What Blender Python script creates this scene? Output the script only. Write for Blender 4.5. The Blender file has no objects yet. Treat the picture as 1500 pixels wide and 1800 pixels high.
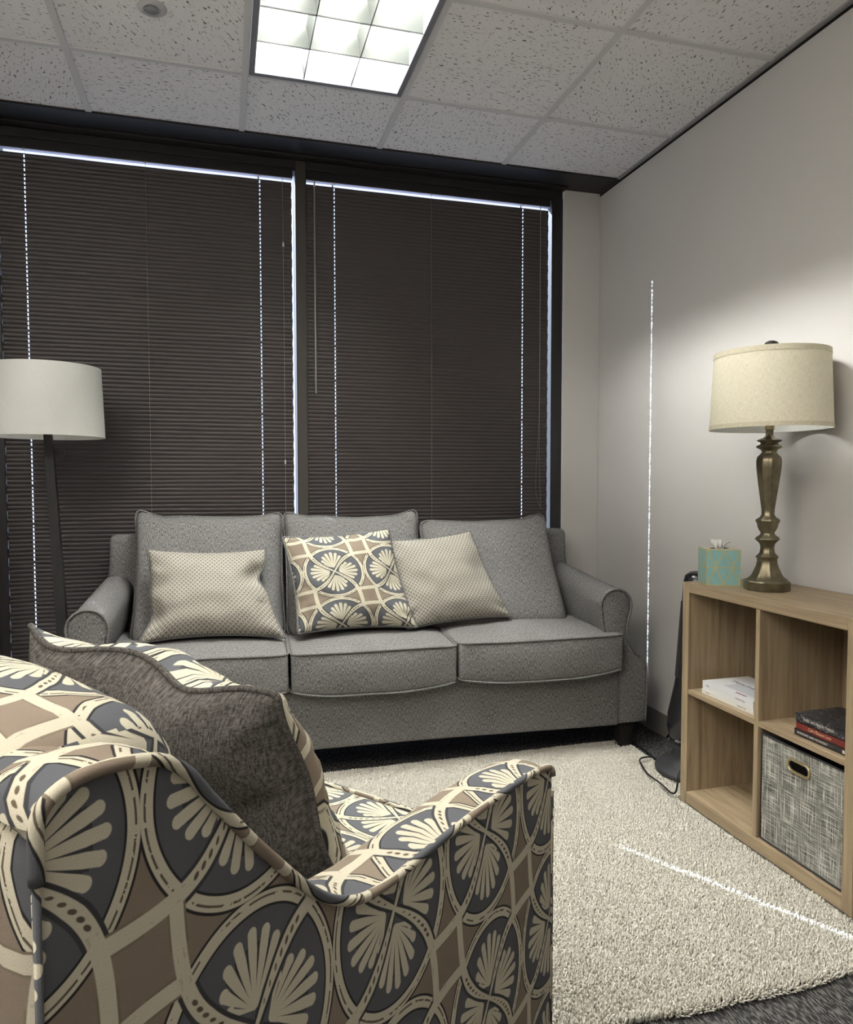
import bpy, bmesh, math, random
import numpy as np
from mathutils import Vector, Matrix, noise as mnoise
random.seed(7)
rng = np.random.default_rng(7)
C = bpy.context.scene.collection
PI = math.pi
# ------------------------------------------------------------------ camera, world, sun, exposure
scn = bpy.context.scene
scn.view_settings.view_transform = 'Standard'
scn.view_settings.look = 'None'
scn.view_settings.gamma = 1.0
scn.view_settings.use_curve_mapping = False
scn.view_settings.exposure = 0.45
cam_data = bpy.data.cameras.new('camera')
cam = bpy.data.objects.new('camera', cam_data)
C.objects.link(cam)
cam_data.sensor_fit = 'HORIZONTAL'
cam_data.sensor_width = 36.0
cam_data.lens = 36.0 * 1262.3 / 1500.0
cam_data.clip_start = 0.01
CR = Matrix.Rotation(-0.2762, 4, 'Z') @ Matrix.Rotation(-0.0448, 4, 'X') @ Matrix.Rotation(0.0012, 4, 'Y') @ Matrix.Rotation(PI/2, 4, 'X')
cam.matrix_world = Matrix.Translation((0, 0, 1.185)) @ CR
scn.camera = cam

FIX_E = 250.0          # fixture diffuser strength
world = bpy.data.worlds.new('world')
scn.world = world
world.use_nodes = True
bg = world.node_tree.nodes['Background']
bg.inputs[0].default_value = (0.72, 0.80, 1.0, 1)
bg.inputs[1].default_value = 1.7
sun_data = bpy.data.lights.new('sun', 'SUN')
sun_data.energy = 42.0
sun_data.angle = math.radians(0.35)
sun_data.color = (0.9, 0.93, 1.0)
sun = bpy.data.objects.new('sun', sun_data)
C.objects.link(sun)
sun.rotation_euler = Vector((0.574, -1.0, -0.911)).to_track_quat('-Z', 'Y').to_euler()

# ------------------------------------------------------------------ node helpers
class S:
    """scalar expression wrapper over Math nodes"""
    nt = None
    def __init__(s, sock): s.s = sock
    @staticmethod
    def m(op, *a, clamp=False):
        n = S.nt.nodes.new('ShaderNodeMath'); n.operation = op; n.use_clamp = clamp
        for i, v in enumerate(a):
            if isinstance(v, S): S.nt.links.new(v.s, n.inputs[i])
            else: n.inputs[i].default_value = float(v)
        return S(n.outputs[0])
    def __add__(a, b): return S.m('ADD', a, b)
    __radd__ = __add__
    def __sub__(a, b): return S.m('SUBTRACT', a, b)
    def __rsub__(a, b): return S.m('SUBTRACT', b, a)
    def __mul__(a, b): return S.m('MULTIPLY', a, b)
    __rmul__ = __mul__
    def __truediv__(a, b): return S.m('DIVIDE', a, b)
    def __rtruediv__(a, b): return S.m('DIVIDE', b, a)
def absf(a): return S.m('ABSOLUTE', a)
def frac(a): return S.m('FRACT', a)
def floor_(a): return S.m('FLOOR', a)
def mn(a, b): return S.m('MINIMUM', a, b)
def mx(a, b): return S.m('MAXIMUM', a, b)
def lt(a, b): return S.m('LESS_THAN', a, b)
def gt(a, b): return S.m('GREATER_THAN', a, b)
def hyp(a, b): return S.m('SQRT', a*a + b*b)
def step(a, e=0.004):                    # soft 1 where a > 0
    return S.m('ADD', S.m('DIVIDE', a, e), 0.5, clamp=True)

class Mat:
    def __init__(self, name, rough=0.8, spec=0.3, metal=0.0, color=(.5, .5, .5)):
        self.m = bpy.data.materials.new(name); self.m.use_nodes = True
        self.nt = self.m.node_tree; self.b = self.nt.nodes['Principled BSDF']
        self.b.inputs['Roughness'].default_value = rough
        self.b.inputs['Specular IOR Level'].default_value = spec
        self.b.inputs['Metallic'].default_value = metal
        self.b.inputs['Base Color'].default_value = (*color, 1)
        S.nt = self.nt
    def node(self, t, **kw):
        n = self.nt.nodes.new(t)
        for k, v in kw.items(): setattr(n, k, v)
        return n
    def coords(self, kind='Object', scale=(1, 1, 1)):
        tc = self.node('ShaderNodeTexCoord'); mp = self.node('ShaderNodeMapping')
        mp.inputs['Scale'].default_value = scale
        self.nt.links.new(tc.outputs[kind], mp.inputs['Vector'])
        return mp.outputs[0]
    def noise(self, vec, scale=5, detail=3, rough=0.5, dist=0.0):
        n = self.node('ShaderNodeTexNoise'); n.inputs['Scale'].default_value = scale
        n.inputs['Detail'].default_value = detail; n.inputs['Roughness'].default_value = rough
        n.inputs['Distortion'].default_value = dist
        self.nt.links.new(vec, n.inputs['Vector']); return S(n.outputs[0])
    def mix(self, f, a, b):
        n = self.node('ShaderNodeMix', data_type='RGBA')
        for i, v in ((6, a), (7, b)):
            if isinstance(v, tuple): n.inputs[i].default_value = (*v, 1)
            else: self.nt.links.new(v, n.inputs[i])
        if isinstance(f, S): self.nt.links.new(f.s, n.inputs[0])
        else: n.inputs[0].default_value = f
        return n.outputs[2]
    def ramp(self, f, stops):
        n = self.node('ShaderNodeValToRGB'); cr = n.color_ramp
        cr.elements[0].position = stops[0][0]; cr.elements[0].color = (*stops[0][1], 1)
        cr.elements[1].position = stops[-1][0]; cr.elements[1].color = (*stops[-1][1], 1)
        for p, c in stops[1:-1]:
            e = cr.elements.new(p); e.color = (*c, 1)
        self.nt.links.new(f.s, n.inputs[0]); return n.outputs[0]
    def col(self, sock): self.nt.links.new(sock, self.b.inputs['Base Color']); return self
    def bump(self, h, dist=0.001, strength=0.5):
        n = self.node('ShaderNodeBump'); n.inputs['Distance'].default_value = dist
        n.inputs['Strength'].default_value = strength
        self.nt.links.new(h.s, n.inputs['Height']); self.nt.links.new(n.outputs[0], self.b.inputs['Normal']); return self
    def uv(self):
        tc = self.node('ShaderNodeTexCoord'); sp = self.node('ShaderNodeSeparateXYZ')
        self.nt.links.new(tc.outputs['UV'], sp.inputs[0])
        self.uvs = tc.outputs['UV']
        return S(sp.outputs[0]), S(sp.outputs[1])
    def xyz(self, kind='Object'):
        tc = self.node('ShaderNodeTexCoord'); sp = self.node('ShaderNodeSeparateXYZ')
        self.nt.links.new(tc.outputs[kind], sp.inputs[0])
        return S(sp.outputs[0]), S(sp.outputs[1]), S(sp.outputs[2])

def simple(name, color, rough=0.7, spec=0.3, metal=0.0): return Mat(name, rough, spec, metal, color).m

def medallion(name, cw, ch, ou=0.0, ov=0.0):
    """printed upholstery: ringed medallions of four leaf fans, swirling dotted arms"""
    M = Mat(name, 0.9, 0.15)
    u, v = M.uv()
    wob = M.noise(M.uvs, 9, 2)
    x = frac((u + ou) / cw + 0.5) - 0.5
    y = frac((v + ov) / ch + 0.5) - 0.5
    r = hyp(x, y) + (wob - 0.5) * 0.012
    # quadrant fold (arm frame)
    qx = gt(x, 0); qy = gt(y, 0)
    # NE: (x,y)  NW: (y,-x)  SW: (-x,-y)  SE: (-y,x)
    same = S.m('COMPARE', qx, qy, 0.5)
    ax, ay = absf(x), absf(y)
    X = same * ax + (1 - same) * ay
    Y = same * ay + (1 - same) * ax
    # arm curve Y = .39 tanh(1.55 X/.39)
    th = S.m('TANH', X * (1.5 / 0.368))
    f = th * 0.368
    slope = (1 - th * th) * 1.5
    dist = absf(Y - f) / S.m('SQRT', slope * slope + 1)
    wid = mn(0.011 + X * 0.10, 0.031)
    arm = step(wid - dist)
    armline = step(wid + 0.017 - dist) * lt(X, 0.34)
    th2 = S.m('TANH', (1 - Y) * (1.5 / 0.368))
    sl2 = (1 - th2 * th2) * 1.5
    seg = absf(X - th2 * 0.368) / S.m('SQRT', sl2 * sl2 + 1)
    arm2 = step(0.031 - seg) * gt(Y, 0.35)
    arm2l = step(0.041 - seg) * gt(Y, 0.35)
    # dots on the arm
    sx = X / 0.036
    dcell = (frac(sx) - 0.5) * 0.036 * S.m('SQRT', slope * slope + 1) * 0.9
    dr = mn(0.0035 + X * 0.035, 0.0105)
    dots = step(dr - hyp(dcell * 0.8, dist)) * gt(X, 0.036) * lt(X, 0.29)
    # axis fold (fan frame)
    big = gt(ax, ay)
    p = big * ax + (1 - big) * ay
    q = big * ay + (1 - big) * ax
    P = p - 0.075
    rho = hyp(P, q)
    phi = S.m('ARCTAN2', q, P)
    stp = math.radians(16.0)
    lob = S.m('ROUND', phi / stp)
    lobc = mn(lob, 5)
    rt = 0.318 - lobc * lobc * 0.0092
    ang = lobc * stp + mx(0.0, 0.24 - rho) * 0.9 * S.m('MINIMUM', lobc, 3) * 0.10
    cx = S.m('COSINE', ang); sn = S.m('SINE', ang)
    al = P * cx + q * sn
    pe = absf(q * cx - P * sn)
    w0 = 0.0065 + al * 0.098
    inner = lt(al, rt - 0.026) * gt(al, 0.0)
    shaft = step(mn(w0 * 0.86, 0.0245) - pe) * inner
    tipd = hyp(al - (rt - 0.027), pe)
    tip = step(0.0250 - tipd)
    fan = mx(shaft, tip) * lt(lob, 4.5)
    fandark = step(0.012 + rho * 0.10 + 0.004 - pe) * lt(al, rt - 0.05) * lt(rho, 0.25) * lt(lob, 4.5)
    # base colour noise (woven)
    wv = M.noise(M.uvs, 900, 1)
    brush = M.noise(M.uvs, 60, 3, 0.6)
    taupe = (0.235, 0.19, 0.145); gray = (0.098, 0.104, 0.115); cream = (0.55, 0.515, 0.40); blk = (0.022, 0.021, 0.022)
    midg = (0.045, 0.047, 0.05)
    c = M.mix(step(0.445 - r), taupe, gray)
    c = M.mix(step(0.512 - r) * step(r - 0.438), c, blk)
    c = M.mix(step(0.501 - r) * step(r - 0.448), c, cream)
    c = M.mix(step(0.0045 - absf(r - 0.482)) * gt(brush, 0.47), c, (0.10, 0.085, 0.06))
    c = M.mix(fandark * lt(r, 0.42), c, midg)
    c = M.mix(fan * lt(r, 0.42), c, cream)
    c = M.mix(armline, c, midg)
    c = M.mix(arm2l, c, (0.19, 0.16, 0.115))
    c = M.mix(mx(arm, arm2), c, cream)
    c = M.mix(step(0.006 - absf(dist - wid * 0.55)) * gt(brush, 0.58) * gt(X, 0.3) * 0.4, c, (0.3, 0.26, 0.18))
    c = M.mix(dots, c, (0.12, 0.095, 0.065))
    c = M.mix(S.m('MULTIPLY', wv - 0.35, 0.5, clamp=True), c, (0.05, 0.045, 0.04))
    M.col(c)
    M.bump(wv, 0.0006, 0.5)
    return M.m

def scallop(name, sc):
    M = Mat(name, 0.9, 0.15)
    u, v = M.uv()
    V = v / (sc * 0.5)
    row = floor_(V)
    U = u / sc + frac(row * 0.5)
    fx = frac(U) - 0.5
    fy = frac(V) * 0.5
    d = hyp(fx, fy)
    wv = M.noise(M.uvs, 1200, 1)
    c = M.mix(step(0.040 - absf(d - 0.5), 0.03), (0.22, 0.21, 0.185), (0.035, 0.033, 0.03))
    c = M.mix(step(0.050 - absf(d - 0.405), 0.03), c, (0.66, 0.63, 0.52))
    c = M.mix(S.m('MULTIPLY', wv - 0.4, 0.5, clamp=True), c, (0.06, 0.055, 0.05))
    M.col(c); M.bump(wv, 0.0005, 0.4)
    return M.m

def tweed(name, lo, hi, sc=1.0):
    M = Mat(name, 0.95, 0.1)
    u, v = M.uv()
    mp1 = M.node('ShaderNodeMapping'); mp1.inputs['Scale'].default_value = (520*sc, 85*sc, 1)
    mp2 = M.node('ShaderNodeMapping'); mp2.inputs['Scale'].default_value = (110*sc, 560*sc, 1)
    M.nt.links.new(M.uvs, mp1.inputs[0]); M.nt.links.new(M.uvs, mp2.inputs[0])
    a = M.noise(mp1.outputs[0], 1, 2); b = M.noise(mp2.outputs[0], 1, 2)
    g = M.noise(M.uvs, 300*sc, 2)
    t = a * 0.45 + b * 0.25 + g * 0.3
    big = M.noise(M.uvs, 5, 2)
    f = (t - 0.5) * 4.6 + 0.47 + (big - 0.5) * 0.25
    c = M.mix(S.m('ADD', f, 0.0, clamp=True), lo, hi)
    M.col(c); M.bump(t, 0.0012, 0.5)
    return M.m

def wood_mat(name, axis):
    """axis: grain direction in object space"""
    M = Mat(name, 0.45, 0.35)
    sc = [26, 26, 26]; sc['xyz'.index(axis)] = 1.5
    vec = M.coords('Object', tuple(sc))
    n1 = M.noise(vec, 1.0, 5, 0.6, 1.6)
    sc2 = [260, 260, 260]; sc2['xyz'.index(axis)] = 7
    vec2 = M.coords('Object', tuple(sc2))
    n2 = M.noise(vec2, 1.0, 2, 0.5)
    c = M.ramp(n1, [(0.25, (0.17, 0.12, 0.072)), (0.40, (0.285, 0.215, 0.135)), (0.55, (0.36, 0.28, 0.178)), (0.8, (0.43, 0.345, 0.225))])
    c = M.mix(S.m('MULTIPLY', n2 - 0.52, 2.4, clamp=True), c, (0.23, 0.155, 0.09))
    M.col(c); M.bump(n2, 0.0004, 0.3)
    return M.m

# ------------------------------------------------------------------ object helpers
def tag(o, label=None, cat=None, group=None, kind=None):
    if label: o['label'] = label
    if cat: o['category'] = cat
    if group: o['group'] = group
    if kind: o['kind'] = kind
    return o
def empty(name, loc, rz=0.0):
    o = bpy.data.objects.new(name, None); C.objects.link(o)
    o.location = loc; o.rotation_euler = (0, 0, rz); o.empty_display_size = 0.05
    return o

class MB:
    def __init__(self):
        self.bm = bmesh.new(); self.uvl = self.bm.loops.layers.uv.new('UVMap')
    def face(self, vs, uvs=None, mi=0):
        try: f = self.bm.faces.new(vs)
        except ValueError: return None
        f.material_index = mi
        if uvs:
            for l, t in zip(f.loops, uvs): l[self.uvl].uv = t
        return f
    def box(self, lo, hi, bev=0.0, mi=0, M=None, segs=2):
        x0, y0, z0 = lo; x1, y1, z1 = hi
        P = [(x0,y0,z0),(x1,y0,z0),(x1,y1,z0),(x0,y1,z0),(x0,y0,z1),(x1,y0,z1),(x1,y1,z1),(x0,y1,z1)]
        vs = [self.bm.verts.new(M @ Vector(p) if M else p) for p in P]
        fs = [self.face([vs[i] for i in q], None, mi) for q in ((0,3,2,1),(4,5,6,7),(0,1,5,4),(1,2,6,5),(2,3,7,6),(3,0,4,7))]
        if bev > 0:
            es = list({e for f in fs for e in f.edges})
            bmesh.ops.bevel(self.bm, geom=es, offset=bev, segments=segs, affect='EDGES', profile=0.5)
        return self
    def tube(self, pts, r, n=8, closed=False, cap=True, mi=0, us=1.0):
        pts = [Vector(p) for p in pts]; m = len(pts); rings = []
        rr = r if isinstance(r, (list, tuple)) else [r]*m
        nrm = None; acc = 0
        for i, p in enumerate(pts):
            if closed: t = pts[(i+1) % m] - pts[i-1]
            else: t = pts[min(i+1, m-1)] - pts[max(i-1, 0)]
            t.normalize()
            if nrm is None:
                nrm = t.orthogonal().normalized()
            nrm = (nrm - t * nrm.dot(t)); 
            if nrm.length < 1e-6: nrm = t.orthogonal()
            nrm.normalize(); b = t.cross(nrm)
            rings.append([self.bm.verts.new(p + (nrm*math.cos(2*PI*k/n) + b*math.sin(2*PI*k/n))*rr[i]) for k in range(n)])
        L = 0
        for i in range(m if closed else m-1):
            j = (i+1) % m; d = (pts[j]-pts[i]).length
            for k in range(n):
                k2 = (k+1) % n
                self.face([rings[i][k], rings[i][k2], rings[j][k2], rings[j][k]],
                          [(L*us, k/n*2*PI*rr[i]), (L*us, (k+1)/n*2*PI*rr[i]), ((L+d)*us, (k+1)/n*2*PI*rr[i]), ((L+d)*us, k/n*2*PI*rr[i])], mi)
            L += d
        if cap and not closed:
            self.face(rings[0][::-1], None, mi); self.face(rings[-1], None, mi)
        return self
    def lathe(self, prof, n=32, c=(0,0), shape=None, mi=0, capb=True, capt=True):
        rings = []
        for r, z in prof:
            ring = []
            for k in range(n):
                a = 2*PI*k/n; s = shape(a, z) if shape else 1.0
                ring.append(self.bm.verts.new((c[0]+r*s*math.cos(a), c[1]+r*s*math.sin(a), z)))
            rings.append(ring)
        for i in range(len(prof)-1):
            for k in range(n):
                k2 = (k+1) % n
                R = max(prof[i][0], 0.02)
                self.face([rings[i][k], rings[i][k2], rings[i+1][k2], rings[i+1][k]],
                          [(k/n*2*PI*R, prof[i][1]), ((k+1)/n*2*PI*R, prof[i][1]), ((k+1)/n*2*PI*R, prof[i+1][1]), (k/n*2*PI*R, prof[i+1][1])], mi)
        if capb: self.face(rings[0][::-1], None, mi)
        if capt: self.face(rings[-1], None, mi)
        return self
    def loft(self, rings, uvs=None, cap0=True, cap1=True, closed=True, mi=0):
        V = [[self.bm.verts.new(p) for p in r] for r in rings]
        n = len(V[0])
        for i in range(len(V)-1):
            for k in range(n if closed else n-1):
                k2 = (k+1) % n
                u = None
                if uvs:
                    a = uvs[i]; b = uvs[i+1]
                    if closed and k2 == 0: u = [a[k], a[n], b[n], b[k]]
                    else: u = [a[k], a[k+1], b[k+1], b[k]]
                self.face([V[i][k], V[i][k2], V[i+1][k2], V[i+1][k]], u, mi)
        self.caps = []
        if cap0: self.caps.append(self.face(V[0][::-1], None, mi))
        if cap1: self.caps.append(self.face(V[-1], None, mi))
        return V
    def rbox(self, half, r, n=(8, 8, 8), f=None, mi=0):
        """rounded box (superposed grids), deformed by f(p)->p"""
        hx, hy, hz = half; vmap = {}
        def vert(q):
            key = (round(q[0], 6), round(q[1], 6), round(q[2], 6))
            if key in vmap: return vmap[key]
            rr = min(r, hx, hy, hz)
            inner = Vector((max(-hx+rr, min(hx-rr, q[0])), max(-hy+rr, min(hy-rr, q[1])), max(-hz+rr, min(hz-rr, q[2]))))
            d = Vector(q) - inner
            p = inner + d.normalized()*rr if d.length > 1e-9 else Vector(q)
            if f: p = f(p)
            v = self.bm.verts.new(p); vmap[key] = v; return v
        def lin(h, m):
            # denser towards the edges
            return [h*math.sin(PI/2*(-1+2*i/m))**1 if False else h*(-1+2*i/m) for i in range(m+1)]
        def edge(h, m):
            rr = min(r, h)
            a = [-h + rr*(1-math.cos(PI/2*i/3)) for i in range(3)]
            mid = [-h+rr + (2*h-2*rr)*i/m for i in range(m+1)]
            b = [-x for x in reversed(a)]
            out = []
            for t in a+mid+b:
                if not out or abs(out[-1]-t) > 1e-6: out.append(t)
            return out
        xs, ys, zs = edge(hx, n[0]), edge(hy, n[1]), edge(hz, n[2])
        for A, B, fn, flip, uvf in (
            (xs, ys, lambda a, b: (a, b, hz), False, lambda a, b: (a, b)), (xs, ys, lambda a, b: (a, b, -hz), True, lambda a, b: (a, -b)),
            (xs, zs, lambda a, b: (a, -hy, b), False, lambda a, b: (a, b)), (xs, zs, lambda a, b: (a, hy, b), True, lambda a, b: (a, b)),
            (ys, zs, lambda a, b: (hx, a, b), False, lambda a, b: (a, b)), (ys, zs, lambda a, b: (-hx, a, b), True, lambda a, b: (a, b))):
            for i in range(len(A)-1):
                for j in range(len(B)-1):
                    ab = [(A[i], B[j]), (A[i+1], B[j]), (A[i+1], B[j+1]), (A[i], B[j+1])]
                    if flip: ab.reverse()
                    self.face([vert(fn(*t)) for t in ab], [uvf(*t) for t in ab], mi)
        return self
    def boxuv(self, scale=1.0):
        self.bm.normal_update()
        for f in self.bm.faces:
            n = f.normal; a = max(range(3), key=lambda i: abs(n[i]))
            for l in f.loops:
                c = l.vert.co
                l[self.uvl].uv = {0: (c.y, c.z), 1: (c.x, c.z), 2: (c.x, c.y)}[a]
        return self
    def build(self, name, mats, parent=None, smooth=False, auto=None, recalc=True):
        if recalc: bmesh.ops.recalc_face_normals(self.bm, faces=self.bm.faces[:])
        me = bpy.data.meshes.new(name); self.bm.to_mesh(me); self.bm.free()
        for m in (mats if isinstance(mats, (list, tuple)) else [mats]): me.materials.append(m)
        if smooth or auto:
            me.polygons.foreach_set('use_smooth', [True]*len(me.polygons))
        o = bpy.data.objects.new(name, me); C.objects.link(o)
        if auto: me.set_sharp_from_angle(angle=math.radians(auto))
        if parent: o.parent = parent
        return o

def struct(o, name=None):
    o['kind'] = 'structure'; return o
def copy_tree(o, parent=None):
    c = o.copy(); C.objects.link(c); c.parent = parent
    for ch in [x for x in bpy.data.objects if x.parent == o]: copy_tree(ch, c)
    return c

def polyline(pts, n=6):
    """Catmull-Rom through pts"""
    P = [Vector(p) for p in pts]; out = []
    for i in range(len(P)-1):
        a = P[max(i-1, 0)]; b = P[i]; c = P[i+1]; d = P[min(i+2, len(P)-1)]
        for k in range(n):
            t = k/n
            out.append(0.5*((2*b) + (c-a)*t + (2*a-5*b+4*c-d)*t*t + (3*b-a-3*c+d)*t**3))
    out.append(P[-1]); return out
def interp(x, pts):
    if x <= pts[0][0]: return pts[0][1]
    for (a, b), (c, d) in zip(pts, pts[1:]):
        if x <= c: return b + (d-b)*(x-a)/(c-a)
    return pts[-1][1]

# ------------------------------------------------------------------ dimensions
XW = 1.9506; YB = 3.484; ZC = 2.702; YH = 3.285; Y1 = 2.8313; XA = -0.5108; T = 0.61
XL = -1.55; YN = -1.75
# ------------------------------------------------------------------ materials of the setting
def wall_material():
    M = Mat('painted wall', 0.75, 0.25)
    v = M.coords('Object', (1, 1, 1))
    n = M.noise(v, 260, 2); n2 = M.noise(v, 1.3, 3)
    c = M.mix(n2, (0.545, 0.53, 0.51), (0.585, 0.572, 0.552))
    M.col(c); M.bump(n, 0.0006, 0.35); return M.m
def ceiling_material():
    M = Mat('fissured ceiling tile', 0.95, 0.1)
    x, y, z = M.xyz()
    tx = floor_((x - XA) / T); ty = floor_((y - Y1) / T)
    par = S.m('FLOORED_MODULO', tx*1 + ty*2, 3)
    rot = par * 0.8 + 0.2
    cs = S.m('COSINE', rot); sn = S.m('SINE', rot)
    a = x*cs + y*sn + tx*0.37; b = y*cs - x*sn + ty*0.53
    cb = M.node('ShaderNodeCombineXYZ'); M.nt.links.new(a.s, cb.inputs[0]); M.nt.links.new(b.s, cb.inputs[1])
    def nz(sc, s, d=2):
        mp = M.node('ShaderNodeMapping'); mp.inputs['Scale'].default_value = sc
        M.nt.links.new(cb.outputs[0], mp.inputs[0]); return M.noise(mp.outputs[0], s, d, 0.5, 0.4)
    n1 = nz((1, 2.6, 1), 48, 2); n2 = nz((1, 1, 1), 210, 1)
    big = nz((1, 1, 1), 2.0, 2)
    fis = step(n1 + (big-0.5)*0.06 - 0.640, 0.03)
    pin = step(n2 - 0.70, 0.05) * 0.6
    pit = mx(fis, pin)
    c = M.mix(pit, (0.84, 0.825, 0.82), (0.24, 0.225, 0.20))
    M.col(c); M.bump(1 - pit, 0.002, 0.6); return M.m
def carpet_material():
    M = Mat('charcoal loop carpet', 0.95, 0.1)
    n1 = M.noise(M.coords('Object', (250, 48, 1)), 1, 2)
    n2 = M.noise(M.coords('Object', (1, 1, 1)), 400, 1)
    f = step(n1 - 0.53, 0.12) * 0.75 + (n2-0.5)*0.5
    c = M.mix(S.m('ADD', f, 0.0, clamp=True), (0.020, 0.020, 0.021), (0.165, 0.16, 0.148))
    M.col(c); M.bump(n1, 0.004, 0.8); return M.m
m_wall = wall_material(); m_ceil = ceiling_material(); m_carpet = carpet_material()
m_grid = simple('ceiling grid metal', (0.64, 0.63, 0.625), 0.5)
m_angle = simple('wall angle metal', (0.30, 0.30, 0.30), 0.45)
m_dark = simple('dark bronze metal', (0.016, 0.015, 0.016), 0.42, 0.4)
m_mull = simple('bronze mullion', (0.040, 0.036, 0.030), 0.5, 0.4)
m_shadow = simple('painted shadow', (0.012, 0.012, 0.012), 0.9)  # near-black used where shade is painted as strips
m_base = simple('grey vinyl base', (0.17, 0.16, 0.14), 0.6)
m_ret = simple('white return', (0.62, 0.62, 0.66), 0.6)
def glass_material():
    m = bpy.data.materials.new('window glass'); m.use_nodes = True; nt = m.node_tree
    nt.nodes.clear(); out = nt.nodes.new('ShaderNodeOutputMaterial')
    tr = nt.nodes.new('ShaderNodeBsdfTransparent'); tr.inputs[0].default_value = (0.86, 0.9, 0.95, 1)
    gl = nt.nodes.new('ShaderNodeBsdfGlossy'); gl.inputs['Roughness'].default_value = 0.02
    mx_ = nt.nodes.new('ShaderNodeMixShader'); mx_.inputs[0].default_value = 0.06
    nt.links.new(tr.outputs[0], mx_.inputs[1]); nt.links.new(gl.outputs[0], mx_.inputs[2]); nt.links.new(mx_.outputs[0], out.inputs[0])
    return m
m_glass = glass_material()

# ------------------------------------------------------------------ room shell
def slab(name, lo, hi, m, bev=0): return struct(MB().box(lo, hi, bev).boxuv().build(name, m))
slab('floor', (XL-0.1, YN-0.1, -0.08), (XW+0.1, 3.62, 0.0), m_carpet)
slab('wall_right', (XW, YN-0.1, 0.0), (XW+0.1, 3.62, ZC+0.02), m_wall)
slab('wall_left', (XL-0.1, YN-0.1, 0.0), (XL, 3.62, ZC+0.02), m_wall)
slab('wall_near', (XL, YN-0.1, 0.0), (XW, YN, ZC+0.02), m_wall)
# ceiling with the hole for the light fixture
FX0, FX1, FY0, FY1 = XA+T, XA+2*T, Y1-2*T, Y1
cb_ = MB()
for lo, hi in (((XL, YN), (FX0, YH)), ((FX1, YN), (XW, YH)), ((FX0, YN), (FX1, FY0)), ((FX0, FY1), (FX1, YH))):
    cb_.box((lo[0], lo[1], ZC), (hi[0], hi[1], ZC+0.03))
struct(cb_.boxuv().build('ceiling', m_ceil))
# T-bar grid
gb = MB()
gw = 0.012
i = -3
while XA + i*T < XW - 0.05:
    x = XA + i*T
    if x > XL + 0.03: gb.box((x-gw, YN, ZC-0.006), (x+gw, YH, ZC+0.001), 0.0015, segs=1)
    i += 1
j = 0
while Y1 - j*T > YN:
    y = Y1 - j*T
    cuts = [(XL, XW)]
    if FY0 + 0.02 < y < FY1 - 0.02: cuts = [(XL, FX0), (FX1, XW)]
    for a, b in cuts: gb.box((a, y-gw, ZC-0.0055), (b, y+gw, ZC+0.001), 0.0015, segs=1)
    j += 1
struct(gb.build('trim_1', m_grid))
ab_ = MB()
ab_.box((XW-0.022, YN, ZC-0.007), (XW-0.0005, YH, ZC+0.001), 0.001, segs=1)
ab_.box((XL+0.0005, YN, ZC-0.007), (XL+0.022, YH, ZC+0.001), 0.001, segs=1)
struct(ab_.build('trim_2', m_angle))
slab('trim_3', (XW-0.004, YN, ZC-0.016), (XW-0.0002, YB, ZC-0.007), m_shadow)  # dark strip painting the shadow line under the ceiling edge
# dark soffit pocket above the windows, with its lips
hb = MB()
hb.box((XL, YH, ZC-0.003), (XW-0.0005, 3.60, ZC+0.03))
hb.box((XL, YH-0.001, ZC-0.010), (XW-0.0005, YH+0.016, ZC-0.003), 0.001, segs=1)
hb.box((XL, 3.435, ZC-0.012), (1.737, 3.60, ZC-0.003), 0.001, segs=1)
struct(hb.build('trim_4', m_dark))
# pillar on the right of the windows
pb = MB(); pb.box((1.742, YB, 0), (XW-0.0005, 3.60, ZC-0.003), 0.002)
struct(pb.build('wall_back', m_wall))
slab('trim_5', (1.7325, YB+0.002, 0.0), (1.7415, 3.60, ZC-0.012), m_ret)
slab('wall_front', (XL, 3.46, 0), (-0.945, 3.60, ZC-0.003), m_wall)
# baseboard (with a small toe)
def baseboard(name, lo, hi, toe_lo, toe_hi):
    b = MB(); b.box(lo, hi, 0.002, segs=1); b.box(toe_lo, toe_hi, 0.002, segs=1); return struct(b.build(name, m_base))
baseboard('baseboard_right', (XW-0.004, YN, 0.0), (XW-0.0003, YB, 0.102), (XW-0.014, YN, 0.0), (XW-0.003, YB, 0.012))
baseboard('baseboard_back', (1.742, YB-0.004, 0.0), (XW-0.005, YB-0.0003, 0.102), (1.742, YB-0.014, 0.0), (XW-0.015, YB-0.003, 0.012))
# ------------------------------------------------------------------ windows
ZT = 2.652   # underside of the head member
def window(name, x0, x1, fl, fr):
    """fl, fr: frame widths left and right"""
    b = MB()
    yf, yb = 3.489, 3.585
    b.box((x0, yf, ZT), (x1, yb, ZC-0.012), 0.002)
    b.box((x0, yf, 0.0), (x1, yb, 0.09), 0.002)
    b.box((x0, yf, 0.09), (x0+fl, yb, ZT), 0.002)
    b.box((x1-fr, 3.4845 if fr > 0.01 else yf, 0.09), (x1, yb, ZT), 0.002)
    b.box((x0+fl, yf+0.008, ZT-0.010), (x1-fr, yf+0.03, ZT+0.001), 0.001)
    o = struct(b.build(name, m_dark))
    g = MB().box((x0+fl-0.003, 3.55, 0.085), (x1-fr+0.003, 3.556, ZT+0.003)).build('glass', m_glass, o)
    return o
window('window_1', -0.945, 0.3485, 0.041, 0.0005)
window('window_2', 0.3965, 1.7325, 0.0005, 0.0628)
mb = MB(); mb.box((0.349, 3.487, 0), (0.396, 3.59, ZC-0.013), 0.003)
mb.box((0.3705, 3.4855, 2.29), (0.3745, 3.4875, 2.294))
struct(mb.build('trim_6', m_mull))

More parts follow.
